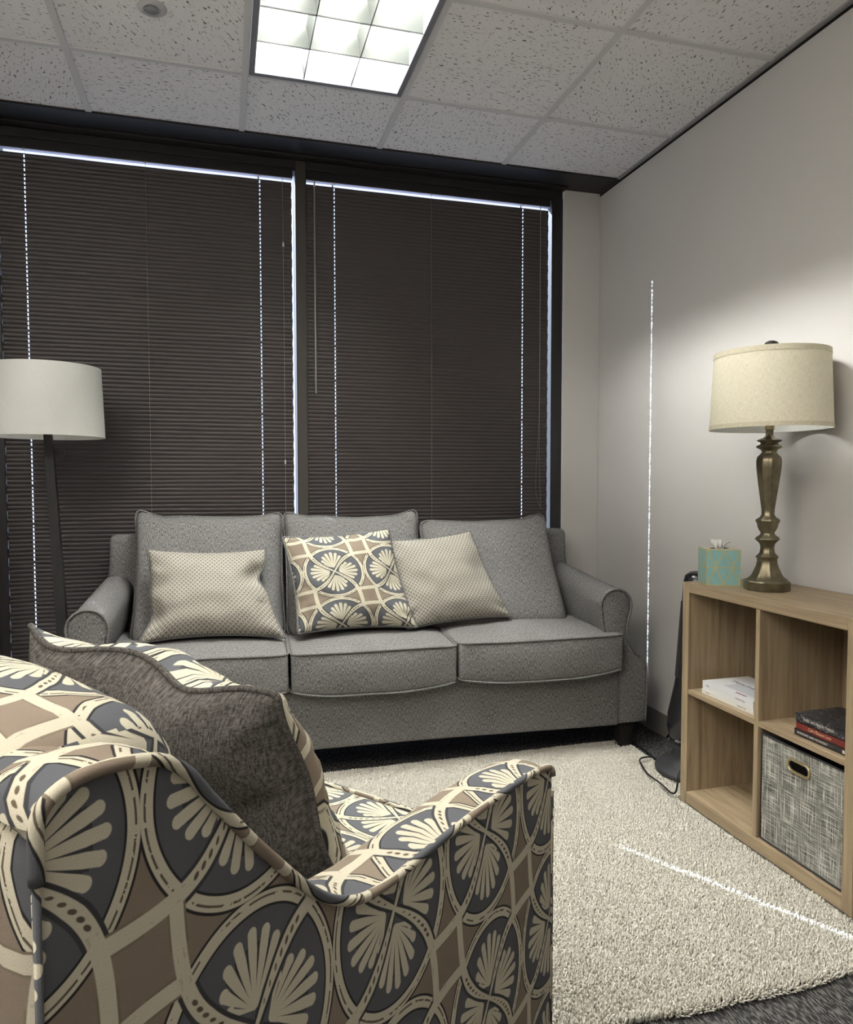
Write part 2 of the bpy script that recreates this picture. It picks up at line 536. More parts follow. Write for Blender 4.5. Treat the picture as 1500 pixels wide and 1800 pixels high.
# blinds
m_slat = Mat('brown aluminium slat', 0.42, 0.45, 0.0, (0.043, 0.035, 0.032)).m
m_rail = simple('dark headrail', (0.012, 0.011, 0.012), 0.35, 0.5)
m_railb = simple('headrail underside with painted daylight', (0.42, 0.43, 0.56), 0.5)  # lavender paints daylight onto the dark rail's bottom face
m_cord = simple('grey blind cord', (0.22, 0.20, 0.18), 0.7)
m_wand = simple('clear grey wand', (0.20, 0.185, 0.165), 0.25, 0.5)
m_clip = simple('cream plastic clip', (0.50, 0.47, 0.40), 0.4)
BY = 3.505; PITCH = 0.0187
def blind(label, x0, x1, holes, ladders, wand, lifts, zb):
    root = empty('window_blind', ((x0+x1)/2, BY, 0)); ox = (x0+x1)/2
    tag(root, label, 'blind', 'closed brown mini blinds over the two windows')
    s = MB(); z = 2.588; k = 0
    hw = 0.0024
    while z - 0.024 > zb:
        jx = 0.0012*math.sin(k*1.7) ; w0 = x0 + jx; w1 = x1 + jx
        xs = [w0]
        for h in holes: xs += [h-hw, h+hw]
        # long spans get a few extra columns so the slats sag a little
        full = []
        for a, b in zip(xs, xs[1:]+[w1]):
            m = max(1, int((b-a)/0.12))
            full += [a+(b-a)*t/m for t in range(m)]
        full.append(w1)
        prof = [(0.0030, 0.0), (0.0042, -0.0055), (0.0036, -0.0118), (0.0006, -0.0180), (-0.0055, -0.0232)]
        grid = []
        for (dy, dz) in prof:
            grid.append([s.bm.verts.new((x-ox, -dy+0.0006*math.sin(x*9+k*0.9)*0 , z+dz+0.0009*math.sin(x*5.1+k*0.35)+0.0005*math.sin(x*17+k*1.3))) for x in full])
        for i in range(len(full)-1):
            ishole = any(abs(full[i]-(h-hw)) < 1e-6 for h in holes)
            for q in range(4):
                if ishole and q in (1, 2) and (k % 9 != 4 or q == 2): continue
                s.face([grid[q][i], grid[q][i+1], grid[q+1][i+1], grid[q+1][i]])
        z -= PITCH; k += 1
    s.build('slats', m_slat, root, smooth=True, recalc=False)
    h = MB(); h.box((x0-ox-0.006, -0.013, 2.606), (x1-ox+0.006, 0.013, 2.6485), 0.002); h.build('headrail', m_rail, root)
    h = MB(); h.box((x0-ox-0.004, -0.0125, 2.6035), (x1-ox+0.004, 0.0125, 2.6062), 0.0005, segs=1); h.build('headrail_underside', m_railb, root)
    h = MB(); h.box((x0-ox, -0.012, zb-0.012), (x1-ox, 0.012, zb), 0.003); h.build('bottom_rail', m_slat, root)
    for hx in ladders + holes:
        fr = hx in ladders
        c = MB()
        yy = -0.0085 if fr else 0.009
        c.tube([(hx-ox, yy, 2.606), (hx-ox+0.001, yy, 1.6), (hx-ox, yy, zb)], 0.0008 if fr else 0.0006, 5)
        if hx in (0.184, 1.513): c.tube([(hx-ox-0.006, 0.0105, 2.606), (hx-ox-0.006, 0.0105, zb)], 0.0034, 6)  # thick rod added behind the holes to block the sun
        if hx == 0.533: c.tube([(hx-ox-0.006, 0.0105, 2.606), (hx-ox-0.006, 0.0105, 1.40)], 0.0034, 6)  # added rod, blocks the sun through the upper holes only
        c.build('ladder_cord', m_cord, root)
        c = MB(); c.box((hx-ox-0.006, -0.014, 2.600), (hx-ox+0.006, -0.010, 2.607), 0.001, segs=1); c.build('cord_clip', m_clip, root)
    if wand:
        c = MB(); c.tube([(wand-ox, -0.022, 2.575), (wand-ox, -0.023, 1.60)], 0.0042, 6); w = c.build('tilt_wand', m_wand, root)
        c = MB(); c.tube([(wand-ox, -0.012, 2.606), (wand-ox, -0.024, 2.596), (wand-ox, -0.022, 2.570)], 0.004, 6); c.build('wand_hook', m_clip, w)
    for (lx, pts, knob) in lifts:
        c = MB(); c.tube(polyline([(px-ox, py, pz) for px, py, pz in pts], 8), 0.0011, 5); w = c.build('lift_cord', m_cord, root)
        if knob:
            for kz, kr in knob:
                c = MB(); c.lathe([(0.002, kz-0.012), (kr, kz-0.008), (kr*0.8, kz+0.004), (0.0015, kz+0.012)], 10, (lx-ox, -0.02)); c.build('cord_knob', m_clip, w, smooth=True)
    return root
blind('brown mini blind on the left window, behind the floor lamp', -0.9035, 0.330, [-0.803, 0.184], [-0.315], None,
      [(0.288, [(0.288, -0.014, 2.606), (0.288, -0.02, 2.3), (0.2885, -0.02, 1.6), (0.288, -0.02, 0.92)], [(2.292, 0.005), (1.27, 0.004)])], 0.14)
blind('brown mini blind on the right window, behind the sofa, with a hanging tilt wand', 0.3985, 1.657, [0.533, 1.513], [1.018], 0.436,
      [(1.60, [(1.607, -0.014, 2.606), (1.604, -0.02, 2.0), (1.603, -0.02, 1.5), (1.588, -0.02, 1.25), (1.586, -0.022, 1.12), (1.606, -0.022, 1.045)], None),
       (1.607, [(1.609, -0.014, 2.606), (1.607, -0.019, 2.0), (1.606, -0.019, 1.3), (1.612, -0.02, 1.10), (1.612, -0.022, 1.03)], None)], 0.14)

# ------------------------------------------------------------------ ceiling light fixture (2x4 parabolic troffer)
m_fixf = simple('fixture frame grey', (0.20, 0.20, 0.22), 0.35, 0.5)
m_louv = Mat('louver aluminium', 0.42, 0.4, 0.2, (0.042, 0.046, 0.041)).m
m_em = bpy.data.materials.new('fluorescent tube'); m_em.use_nodes = True
_b = m_em.node_tree.nodes['Principled BSDF']; _b.inputs['Base Color'].default_value = (0.9, 0.9, 0.9, 1)
_b.inputs['Emission Color'].default_value = (1.0, 0.995, 0.955, 1); _b.inputs['Emission Strength'].default_value = FIX_E
m_refl = simple('white reflector', (0.85, 0.87, 0.84), 0.6); m_fixin = simple('dull fixture side', (0.12, 0.12, 0.12), 0.6)
def troffer(x0, y0, label):
    root = empty('ceiling_light', (x0+T/2, y0+T, ZC)); W = T/2-0.013; L = T-0.013
    tag(root, label, 'ceiling light', 'parabolic troffers in the ceiling')
    b = MB(); t = 0.022
    for lo, hi in (((-W, -L), (-W+t, L)), ((W-t, -L), (W, L)), ((-W+t, -L), (W-t, -L+t)), ((-W+t, L-t), (W-t, L))):
        b.box((lo[0], lo[1], -0.012), (hi[0], hi[1], 0.150), 0.0015, segs=1)
    b.build('frame', m_fixf, root)
    b = MB(); b.box((-W, -L, 0.205), (W, L, 0.211))
    for lo, hi in (((-W, -L), (-W+0.004, L)), ((W-0.004, -L), (W, L)), ((-W, -L), (W, -L+0.004)), ((-W, L-0.004), (W, L))):
        b.box((lo[0], lo[1], 0.149), (hi[0], hi[1], 0.206))
    b.build('reflector', m_refl, root)
    for k in range(3):
        x = (k-1)*0.19
        b = MB(); b.tube([(x, -L+0.02, 0.172), (x, L-0.02, 0.172)], 0.019, 14); b.build('tube', m_em, root, smooth=True)
    # parabolic louver: blades that flare towards the top
    b = MB(); iw = W-t; il = L-t
    def blade(a, bb, axis):
        prof = [(0.0012, -0.006), (0.0016, 0.006), (0.0045, 0.025), (0.009, 0.045), (0.014, 0.062)] if axis == 'y' else [(0.0012, -0.006), (0.0016, 0.006), (0.0045, 0.03), (0.0085, 0.06), (0.014, 0.09), (0.021, 0.118), (0.030, 0.140)]
        ring = [(-w, z) for w, z in prof] + [(w, z) for w, z in reversed(prof)]
        R = []
        for s_ in (a, bb):
            R.append([((c_ + w, s_, z) if axis == 'y' else (s_, c_ + w, z)) for w, z in ring])
        b.loft(R)
    for k in (1, 2):
        c_ = -iw + 2*iw*k/3; blade(-il, il, 'y')
    for k in range(1, 6):
        c_ = -il + 2*il*k/6; blade(-iw, iw, 'x')
    lv = b.build('louver', m_louv, root, auto=40)
    for k in (1, 2):  # dark strips paint the shade on the backlit blade bottoms
        MB().box((-iw+2*iw*k/3-0.0016, -il, -0.0085), (-iw+2*iw*k/3+0.0016, il, -0.005)).build('louver_edge_shadow', m_shadow, lv)
    for k in range(1, 6):
        MB().box((-iw, -il+2*il*k/6-0.0016, -0.0085), (iw, -il+2*il*k/6+0.0016, -0.005)).build('louver_edge_shadow', m_shadow, lv)
    return root
troffer(FX0, FY0, 'lit fluorescent ceiling light with square louver cells above the sofa')

troffer(FX0, FY0-2.44, 'unseen fluorescent ceiling light behind the camera, added to brighten the room')  # second troffer, out of view, added for more room light

# round cap in the ceiling tile
rc = empty('sprinkler_cover', (-0.199, 2.527, ZC)); tag(rc, 'round white cover plate set in a ceiling tile at upper left', 'sprinkler')
m_capw = simple('cap white', (0.52, 0.51, 0.51), 0.5)
MB().lathe([(0.046, 0.0), (0.046, -0.003), (0.042, -0.006), (0.026, -0.007), (0.024, -0.004)], 36).build('plate', m_capw, rc, auto=40)
MB().lathe([(0.0, -0.0035), (0.020, -0.004), (0.020, -0.011), (0.017, -0.013), (0.0, -0.013)], 28, capb=False, capt=False).build('sensor', simple('cap grey', (0.25, 0.25, 0.25), 0.5), rc, auto=40)

# ------------------------------------------------------------------ upholstery materials
m_med = medallion('medallion upholstery', 0.2275, 0.250, 0.241, 0.083)
m_medp = medallion('medallion cushion cloth', 0.270, 0.236, 0.04, -0.03)
m_medc = medallion('medallion cushion cloth dark', 0.2275, 0.250, 0.0, 0.0)
m_scal = scallop('scallop cushion cloth', 0.0190)
m_sofa = tweed('grey tweed', (0.032, 0.031, 0.030), (0.275, 0.27, 0.262))
m_pipe = tweed('grey tweed piping', (0.05, 0.049, 0.047), (0.22, 0.215, 0.21))
m_pilb = tweed('charcoal chenille', (0.030, 0.028, 0.026), (0.125, 0.117, 0.106), 1.0)
m_leg = simple('black wood leg', (0.012, 0.010, 0.009), 0.4, 0.4)
m_floor_carpet = m_carpet

def wrinkle(p, s=7.0, a=0.004, seed=0.0):
    return a * mnoise.noise(Vector((p[0]*s+seed, p[1]*s+seed*1.7, p[2]*s-seed)))

def pillow(name, corners, thick, fmat, bmat, pmat, label, cat, uvsize, n=30, seed=1.0, group=None, pull=0.035, uvoff=(0, 0), frontdir=Vector((0, -1, 0)), pinch=(), mid=0.0, sag=None):
    """corners bl, br, tr, tl in world space; the cover is a mesh bulging to both sides with a piping child"""
    bl, br, tr, tl = [Vector(c) for c in corners]
    nrm = (br-bl).cross(tl-bl).normalized()
    if nrm.dot(frontdir) < 0: nrm = -nrm
    ctr = (bl+br+tr+tl)/4
    def base(u, v):
        # u,v in -1..1; edges drawn in between the corners
        uu = u*(1 - pull*(1-v*v)**1.0*2); vv = v*(1 - pull*(1-u*u)*2)
        a, b = (uu+1)/2, (vv+1)/2
        return bl*(1-a)*(1-b) + br*a*(1-b) + tr*a*b + tl*(1-a)*b
    def bulge(u, v):
        e = max(0.0, (1-abs(u)**2.4))*max(0.0, (1-abs(v)**2.4))
        return e**0.5
    def pos(u, v, side):
        p = base(u, v); h = bulge(u, v)
        w = 0
        for (pu, pv, r, d) in pinch:
            w -= d*math.exp(-((u-pu)**2+(v-pv)**2)/(r*r))
        edge = 1-max(abs(u), abs(v))
        wr = wrinkle((u*0.3*uvsize[0]/0.45, v*0.3*uvsize[1]/0.45, side*0.2), 13, 0.010, seed)*min(1, edge*6)
        ang = math.atan2(v, u)
        wr += (0.0045*math.sin(ang*22+seed*3) + 0.003*math.sin(ang*37+seed*5))*math.exp(-((edge-0.12)/0.09)**2)*(0.4+1.2*mnoise.noise(Vector((u*2+seed, v*2, 0)))**2*4)
        p = p + nrm*(side*(thick/2*h*(1+w) + wr) + mid*(1-u*u)*(1-v*v))
        if sag: p = p + sag(u, v)
        return p
    b = MB(); ts = [-1 + 2*(0.5-0.5*math.cos(PI*i/n)) for i in range(n+1)]
    ts = [0.55*t + 0.45*(-1+2*i/n) for i, t in enumerate(ts)]
    vm = {}
    def V(i, j, side):
        on = i in (0, n) or j in (0, n)
        k = (i, j, 0 if on else side)
        if k not in vm: vm[k] = b.bm.verts.new(pos(ts[i], ts[j], 0 if on else side))
        return vm[k]
    for side, mi in ((1, 0), (-1, 1)):
        for i in range(n):
            for j in range(n):
                q = [(i, j), (i+1, j), (i+1, j+1), (i, j+1)]
                b.face([V(a, c, side) for a, c in q], [(ts[a]*uvsize[0]/2+uvoff[0], ts[c]*uvsize[1]/2+uvoff[1]) for a, c in q], mi)
    o = b.build(name, [fmat, bmat], None, smooth=True)
    # origin to the lowest centre
    me = o.data; base_pt = (bl+br)/2
    me.transform(Matrix.Translation(-base_pt)); o.location = base_pt
    tag(o, label, cat, group)
    loop = []
    for i in range(n): loop.append(pos(ts[i], -1, 0))
    for j in range(n): loop.append(pos(1, ts[j], 0))
    for i in range(n, 0, -1): loop.append(pos(ts[i], 1, 0))
    for j in range(n, 0, -1): loop.append(pos(-1, ts[j], 0))
    # soften the corners of the loop
    m_ = len(loop)
    for it in range(1):
        loop = [(loop[k-1]+loop[k]*2+loop[(k+1) % m_])/4 for k in range(m_)]
    pb_ = MB(); pb_.tube([p-base_pt for p in loop], 0.0050, 8, closed=True)
    pb_.build('piping', pmat, o, smooth=True)
    return o

# ------------------------------------------------------------------ sofa
SA = math.radians(-2.5)
SO = Vector((0.57, 2.775, 0.0))
SM = Matrix.Translation(SO) @ Matrix.Rotation(SA, 4, 'Z')
sofa = empty('sofa', SO, SA)
tag(sofa, 'grey tweed three-seat sofa with rolled arms standing in front of the window blinds', 'sofa')
# front rail and box under the seats
b = MB(); b.rbox((1.075, 0.31, 0.125), 0.012, (20, 4, 4), lambda p: Vector((p.x, p.y+0.315+0.004*math.sin(p.x*2.6), p.z+0.245+ (0.004*math.cos(p.x*3) if p.z < 0 else 0))))
b.build('seat_base', m_sofa, sofa, smooth=True)
# arms
def arm_section(sg, y):
    t = max(0, min(1, y/0.62)); rise = 0.055*t
    pts = []
    cx, cz, r = 1.052, 0.642, 0.072
    # from the inner bottom, up the inner side, round the roll, down the outer side
    pts += [(1.068, 0.125), (1.068, 0.30), (1.050, 0.42), (1.010, 0.50), (0.990, 0.56)]
    for k in range(13):
        a = PI + math.radians(12) - math.radians(204)*k/12
        pts.append((cx + r*1.0*math.cos(a), cz + r*math.sin(a)))
    pts += [(1.112, 0.585), (1.104, 0.545), (1.108, 0.50), (1.128, 0.455), (1.165, 0.415), (1.196, 0.392), (1.203, 0.36), (1.205, 0.26), (1.200, 0.125)]
    out = []
    for x, z in pts:
        w = max(0, min(1, (z-0.40)/0.2))
        out.append((sg*x, z + rise*w))
    return out
for sg, nm in ((-1, 'l'), (1, 'r')):
    b = MB(); rings = []; uvs = []
    ys = [0.0, 0.0015, 0.006, 0.014, 0.05, 0.1, 0.2, 0.3, 0.4, 0.5, 0.62, 0.655]
    ins = [0.012, 0.006, 0.002, 0.0, 0, 0, 0, 0, 0, 0, 0, 0.006]
    for y, i_ in zip(ys, ins):
        sec = arm_section(sg, y); c = (sum(p[0] for p in sec)/len(sec), sum(p[1] for p in sec)/len(sec))
        ring = []
        for k, (x, z) in enumerate(sec):
            # inset along the local normal
            a = Vector(sec[(k+1) % len(sec)]) - Vector(sec[k-1]); nn = Vector((-a.y, a.x)).normalized()*(1 if sg > 0 else -1)
            x2, z2 = x - nn.x*i_*(1), z - nn.y*i_*(1)
            # gathered folds on the inner side of the roll, just behind the front panel
            f = 0
            if 5 <= k <= 8 and 0.004 < y < 0.12: f = 0.004*math.sin(k*5.1)*math.sin(min(1, (0.12-y)/0.1)*PI/2)
            ring.append((x2 + sg*f, y, z2))
        rings.append(ring)
        L = [0]
        cl = sec + [sec[0]]
        for p_, q_ in zip(cl, cl[1:]): L.append(L[-1] + math.hypot(q_[0]-p_[0], q_[1]-p_[1]))
        uvs.append([(l_, y) for l_ in L])
    b.loft(rings, uvs)
    for f in b.caps:
        for l in f.loops: l[b.uvl].uv = (l.vert.co.x, l.vert.co.z)
    o = b.build('arm', m_sofa, sofa, auto=50)
    sec = arm_section(sg, 0)
    loop = [Vector((x*1.0, -0.001, z)) for x, z in sec[3:23]]
    p_ = MB(); p_.tube(polyline(loop, 3), 0.0052, 8); p_.build('piping', m_pipe, o, smooth=True)
    loop = [Vector((x, 0.003, z)) for x, z in sec[23:27]]
    p_ = MB(); p_.tube(polyline(loop, 3), 0.0042, 8); p_.build('piping', m_pipe, o, smooth=True)
    p_ = MB(); p_.tube([(sg*1.068, 0.001, 0.355), (sg*1.068, 0.001, 0.128)], 0.003, 6); p_.build('piping', m_pipe, o, smooth=True)
# back frame
b = MB(); b.rbox((1.095, 0.048, 0.405), 0.03, (24, 2, 8), lambda p: Vector((p.x*(1.0 + 0.012*math.cos(p.z*9)), p.y+0.615 + 0.02*max(0, p.z), p.z+0.535 + 0.004*math.sin(p.x*5))))
b.build('back_frame', m_sofa, sofa, smooth=True)
# legs
for x, y in ((-1.12, 0.055), (1.12, 0.055), (-1.12, 0.59), (1.12, 0.59)):
    zb = 0.024 if y < 0.3 else 0.0
    b = MB(); w, w2 = 0.037, 0.026
    b.loft([[(x-w2, y-w2, zb), (x+w2, y-w2, zb), (x+w2, y+w2, zb), (x-w2, y+w2, zb)], [(x-w, y-w, 0.126), (x+w, y-w, 0.126), (x+w, y+w, 0.126), (x-w, y+w, 0.126)]])
    b.build('leg', m_leg, sofa)
# seat cushions
def cushion_piping(f, hx, hy, z, front_only, parent, r=0.0046, mat=None, rad=0.03):
    pts = []
    def seg(x0, y0, x1, y1, n):
        return [(x0+(x1-x0)*i/n, y0+(y1-y0)*i/n) for i in range(n)]
    c = rad
    path = seg(-hx, hy, -hx, -hy+c, 8) + [(-hx+c-c*math.cos(a), -hy+c-c*math.sin(a)) for a in (0, .5, 1.0)] + seg(-hx+c, -hy, hx-c, -hy, 22) + [(hx-c+c*math.sin(a), -hy+c-c*math.cos(a)) for a in (0.5, 1.0, 1.5)] + seg(hx, -hy+c, hx, hy, 8)
    pts = [f(Vector((x, y, z))) for x, y in path]
    p_ = MB(); p_.tube(pts, r, 8); p_.build('piping', mat or m_pipe, parent, smooth=True)
seat_x = [(-1.055, -0.334), (-0.330, 0.333), (0.338, 1.068)]
for ci, (x0, x1) in enumerate(seat_x):
    hx = (x1-x0)/2-0.002; cx = (x0+x1)/2; hy, hz = 0.275, 0.082
    dz = (0.0, -0.004, 0.002)[ci]
    def f(p, hx=hx, cx=cx, hy=hy, hz=hz, ci=ci, dz=dz):
        u, v, w = p.x/hx, p.y/hy, p.z/hz
        crown = 0.022*max(0, 1-u*u)**0.8*max(0, 1-((v+0.1)/1.1)**2) if w > 0 else 0.0
        belly = 0.0
        z = p.z + crown
        if w < 0: z -= -0.012*(1-u*u)*1.0*(-w)*0 + 0.015*(1-abs(u)**2.6)*(-w)*max(0, -v) - 0.012*abs(u)**3*(-w)
        y = p.y - 0.016*(1-u*u)*max(0, -v)*(1-w*w*0.7)
        z += 0.010*(-v)*(0 if w < 0 else -1)*0.5
        if w > 0 and v < -0.8: z -= 0.006*(1-u*u)
        return Vector((p.x+cx + wrinkle(p, 6, 0.003, ci), y+0.228 + wrinkle(p, 8, 0.003, ci+5), z+0.446+dz + wrinkle(p, 5, 0.004, ci+9)))
    b = MB(); b.rbox((hx, hy, hz), 0.014, (18, 14, 5), f); o = b.build('seat_cushion', m_sofa, sofa, smooth=True)
    cushion_piping(f, hx+0.001, hy+0.001, hz-0.002, True, o)
    cushion_piping(f, hx+0.001, hy+0.001, -hz+0.002, True, o)
# back cushions
back_x = [(-0.955, -0.335, 1.02), (-0.330, 0.290, 1.012), (0.298, 0.930, 0.985)]
for ci, (x0, x1, zt) in enumerate(back_x):
    hx = (x1-x0)/2; cx = (x0+x1)/2; hz = (zt-0.515)/2; hy = 0.085
    spread = (0.0, 0.0, 0.035)[ci]
    ears = ((0.055, 0.022), (0.038, 0.040), (0.0, 0.045))[ci]
    def f(p, hx=hx, cx=cx, hy=hy, hz=hz, ci=ci, spread=spread, ears=ears):
        u, v, w = p.x/hx, p.y/hy, p.z/hz
        side = (1-abs(u)**3)*(1-abs(w)**3)
        y = p.y + (-0.035 if v < 0 else 0.015)*side
        x = p.x*(1 - 0.035*(1-w*w) ) + spread*(1-w)/2*max(0, u)
        e = ears[0] if u < 0 else ears[1]
        z = p.z + e*max(0, abs(u)-0.6)**1.8/0.4**1.8*max(0, w)**3 - 0.004*math.sin(u*4+ci)*max(0, w)
        if ci != 2: x += 0.012*math.copysign(1, u)*max(0, abs(u)-0.7)/0.3*max(0, w)**6
        # lean back
        zz = z + hz
        y2 = y + 0.225*zz/0.5
        return Vector((x+cx + wrinkle(p, 7, 0.004, ci), y2 + 0.325 + wrinkle(p, 6, 0.008, ci+3), zz + 0.515 + wrinkle(p, 7, 0.004, ci+7)))
    b = MB(); b.rbox((hx, hy, hz), 0.05, (16, 4, 14), f); o = b.build('back_cushion', m_sofa, sofa, smooth=True)
    # piping round the front edge
    loop = []; c = 0.04; hx2, hz2 = hx+0.001, hz+0.001
    def arc(cx_, cz_, a0, a1): return [(cx_+c*math.cos(a0+(a1-a0)*i/4), cz_+c*math.sin(a0+(a1-a0)*i/4)) for i in range(5)]
    def ln(a, b_, n): return [(a[0]+(b_[0]-a[0])*i/n, a[1]+(b_[1]-a[1])*i/n) for i in range(1, n)]
    path = arc(hx2-c, hz2-c, 0, PI/2) + ln((hx2-c, hz2), (-hx2+c, hz2), 16) + arc(-hx2+c, hz2-c, PI/2, PI) + ln((-hx2, hz2-c), (-hx2, -hz2+c), 14) + arc(-hx2+c, -hz2+c, PI, 1.5*PI) + ln((-hx2+c, -hz2), (hx2-c, -hz2), 16) + arc(hx2-c, -hz2+c, 1.5*PI, 2*PI) + ln((hx2, -hz2+c), (hx2, hz2-c), 14)
    pts = [f(Vector((x, -hy*0.35, z))) for x, z in path]
    p_ = MB(); p_.tube(pts, 0.0045, 8, closed=True); p_.build('piping', m_pipe, o, smooth=True)

def sw(x, y, z): return SM @ Vector((x, y, z))
sdir = (SM.to_3x3() @ Vector((0, -1, 0.3))).normalized()
pillow('throw_pillow', (sw(-0.900, 0.15, 0.552), sw(-0.340, 0.15, 0.545), sw(-0.412, 0.30, 0.895), sw(-0.885, 0.30, 0.905)), 0.18, m_scal, m_scal, m_pipe,
       'scallop-patterned grey cushion alone on the left sofa seat', 'cushion', (0.50, 0.38), seed=2.0, group='throw pillows on the sofa', frontdir=sdir, pinch=((0.92, 0.38, 0.22, 0.9), (-0.95, -0.55, 0.2, 0.7), (-0.9, 0.15, 0.15, 0.4)), pull=0.055,
       sag=lambda u, v: sw(-0.035*max(0, u)**3*math.exp(-((v-0.30)/0.22)**2) + 0.02*max(0, -u)**3*math.exp(-((v+0.5)/0.3)**2), 0, 0)-sw(0, 0, 0))
pillow('throw_pillow', (sw(-0.292, 0.13, 0.562), sw(0.215, 0.17, 0.556), sw(0.112, 0.285, 0.972), sw(-0.345, 0.27, 0.945)), 0.16, m_medp, m_medp, m_pipe,
       'cushion printed with large cream leaf medallions in the middle of the sofa', 'cushion', (0.49, 0.44), seed=5.0, group='throw pillows on the sofa', frontdir=sdir, pinch=((1, -0.1, 0.35, 0.6),), pull=0.036, uvoff=(0.03, 0.0))
pillow('throw_pillow', (sw(0.170, 0.19, 0.545), sw(0.655, 0.22, 0.575), sw(0.500, 0.34, 0.950), sw(0.095, 0.34, 0.915)), 0.16, m_scal, m_scal, m_pipe,
       'scallop-patterned grey cushion leaning at the right of the leaf-printed cushion', 'cushion', (0.48, 0.42), seed=9.0, group='throw pillows on the sofa', frontdir=sdir, pinch=((1, 0.05, 0.3, 0.6),), pull=0.035)

# ------------------------------------------------------------------ armchair (local frame: x forward, y to its left, origin below the near front corner)
CA = math.radians(40.5)
CHO = Vector((0.548, 1.131, 0))
cc = Vector((-0.45, 0.41, 0))
chair = empty('armchair', Matrix.Translation(CHO) @ Matrix.Rotation(CA, 4, 'Z') @ cc, CA)
tag(chair, 'patterned armchair in the foreground covered in cream and slate leaf medallions', 'armchair')
CW = 0.82
prof_top = [(-0.893, 0.935), (-0.890, 0.950), (-0.880, 0.960), (-0.862, 0.966), (-0.835, 0.966), (-0.806, 0.961), (-0.785, 0.953), (-0.763, 0.935), (-0.743, 0.908), (-0.721, 0.881), (-0.694, 0.848), (-0.665, 0.815), (-0.634, 0.781),
            (-0.601, 0.749), (-0.564, 0.724), (-0.525, 0.709), (-0.47, 0.704), (-0.409, 0.706), (-0.325, 0.707), (-0.245, 0.707), (-0.153, 0.704), (-0.07, 0.697), (-0.020, 0.688), (-0.004, 0.680), (0.0, 0.668)]
def chair_arm(far):
    sgn = -1 if far else 1
    l0 = CW if far else 0.0
    def Lp(l): return l0 + sgn*l - cc.y
    top = [(s_, z_) for s_, z_ in prof_top]
    n = len(top)
    cols = [(0.0, 0.13, 0.0)]
    # cross direction: list of (l offset, drop)
    cross = [(0.0, 0.0), (0.010, -0.001), (0.03, 0.003), (0.06, 0.002), (0.085, -0.006), (0.105, -0.022), (0.118, -0.045), (0.124, -0.075), (0.126, -0.12)]
    b = MB()
    L = [0]
    for p_, q_ in zip(top, top[1:]): L.append(L[-1] + math.hypot(q_[0]-p_[0], q_[1]-p_[1]))
    rows = []
    for (lo, dz) in cross:
        row = []
        for i, (s_, z_) in enumerate(top):
            a = Vector(top[min(i+1, n-1)]) - Vector(top[max(i-1, 0)]); nn = Vector((-a.y, a.x)).normalized()
            if nn.y < 0 and i < n-4: nn = -nn
            # wing leans inwards near the back
            q = Vector((s_, z_)) + nn*dz*(1 if dz < 0 else 1)
            lean = 0.0
            row.append(b.bm.verts.new((q.x - cc.x, Lp(lo + 0.0), q.y)))
        rows.append(row)
    cl = [0]
    for p_, q_ in zip(cross, cross[1:]): cl.append(cl[-1] + math.hypot(q_[0]-p_[0], q_[1]-p_[1]))
    for j in range(len(rows)-1):
        for i in range(n-1):
            b.face([rows[j][i], rows[j][i+1], rows[j+1][i+1], rows[j+1][i]], [(L[i]-0.893, cl[j]+0.70), (L[i+1]-0.893, cl[j]+0.70), (L[i+1]-0.893, cl[j+1]+0.70), (L[i]-0.893, cl[j+1]+0.70)])
    # outer side panel: gently padded grid from top profile to the bottom rail
    zbm = 0.16; m_ = 14; panel = [rows[0]]
    for k in range(1, m_+1):
        r_ = []
        for i, (s_, z_) in enumerate(top):
            t = k/m_; z2 = z_ + (zbm-z_)*t
            puff = 0.010*math.sin(PI*min(1, t*1.0))*math.sin(PI*min(1, max(0, (s_+0.893)/0.893)))**0.5
            r_.append(b.bm.verts.new((s_-cc.x, Lp(-puff), z2)))
        panel.append(r_)
    for k in range(m_):
        for i in range(n-1):
            vs = [panel[k][i], panel[k+1][i], panel[k+1][i+1], panel[k][i+1]]
            b.face(vs, [(v_.co.x+cc.x, v_.co.z) for v_ in vs])
    # inner side
    inn = [rows[-1]]
    for k in range(1, 5):
        inn.append([b.bm.verts.new((v_.co.x, v_.co.y, v_.co.z + (zbm-v_.co.z)*k/4)) for v_ in rows[-1]])
    for k in range(4):
        for i in range(n-1):
            vs = [inn[k][i], inn[k][i+1], inn[k+1][i+1], inn[k+1][i]]
            b.face(vs, [(v_.co.x+cc.x, v_.co.z) for v_ in vs])
    # front and back faces
    for idx in (0, n-1):
        out = [r_[idx] for r_ in panel[1:]]; inr = [r_[idx] for r_ in inn[1:]]
        ring = out[::-1] + [r_[idx] for r_ in rows] + inr
        b.face(ring, [(v_.co.y+cc.y, v_.co.z) for v_ in ring])
    o = b.build('arm', m_med, chair, auto=60)
    # piping on the outer edge
    pts = [Vector((s_-cc.x, Lp(-0.002), z_)) for s_, z_ in top]
    low = [Vector((0.001-cc.x, Lp(-0.001), z_)) for z_ in (0.64, 0.5, 0.35, 0.17)]
    back = [Vector((-0.893-cc.x, Lp(-0.001), z_)) for z_ in (0.17, 0.4, 0.7, 0.92)]
    p_ = MB(); p_.tube(polyline([(-0.8925-cc.x, Lp(-0.001), 0.90)] + pts, 3), 0.0058, 10); p_.build('piping', m_med, o, smooth=True)
    for q_ in (back, low):
        p_ = MB(); p_.tube(q_, 0.0031, 8); p_.build('piping', m_med, o, smooth=True)
    return o
chair_arm(False); chair_arm(True)
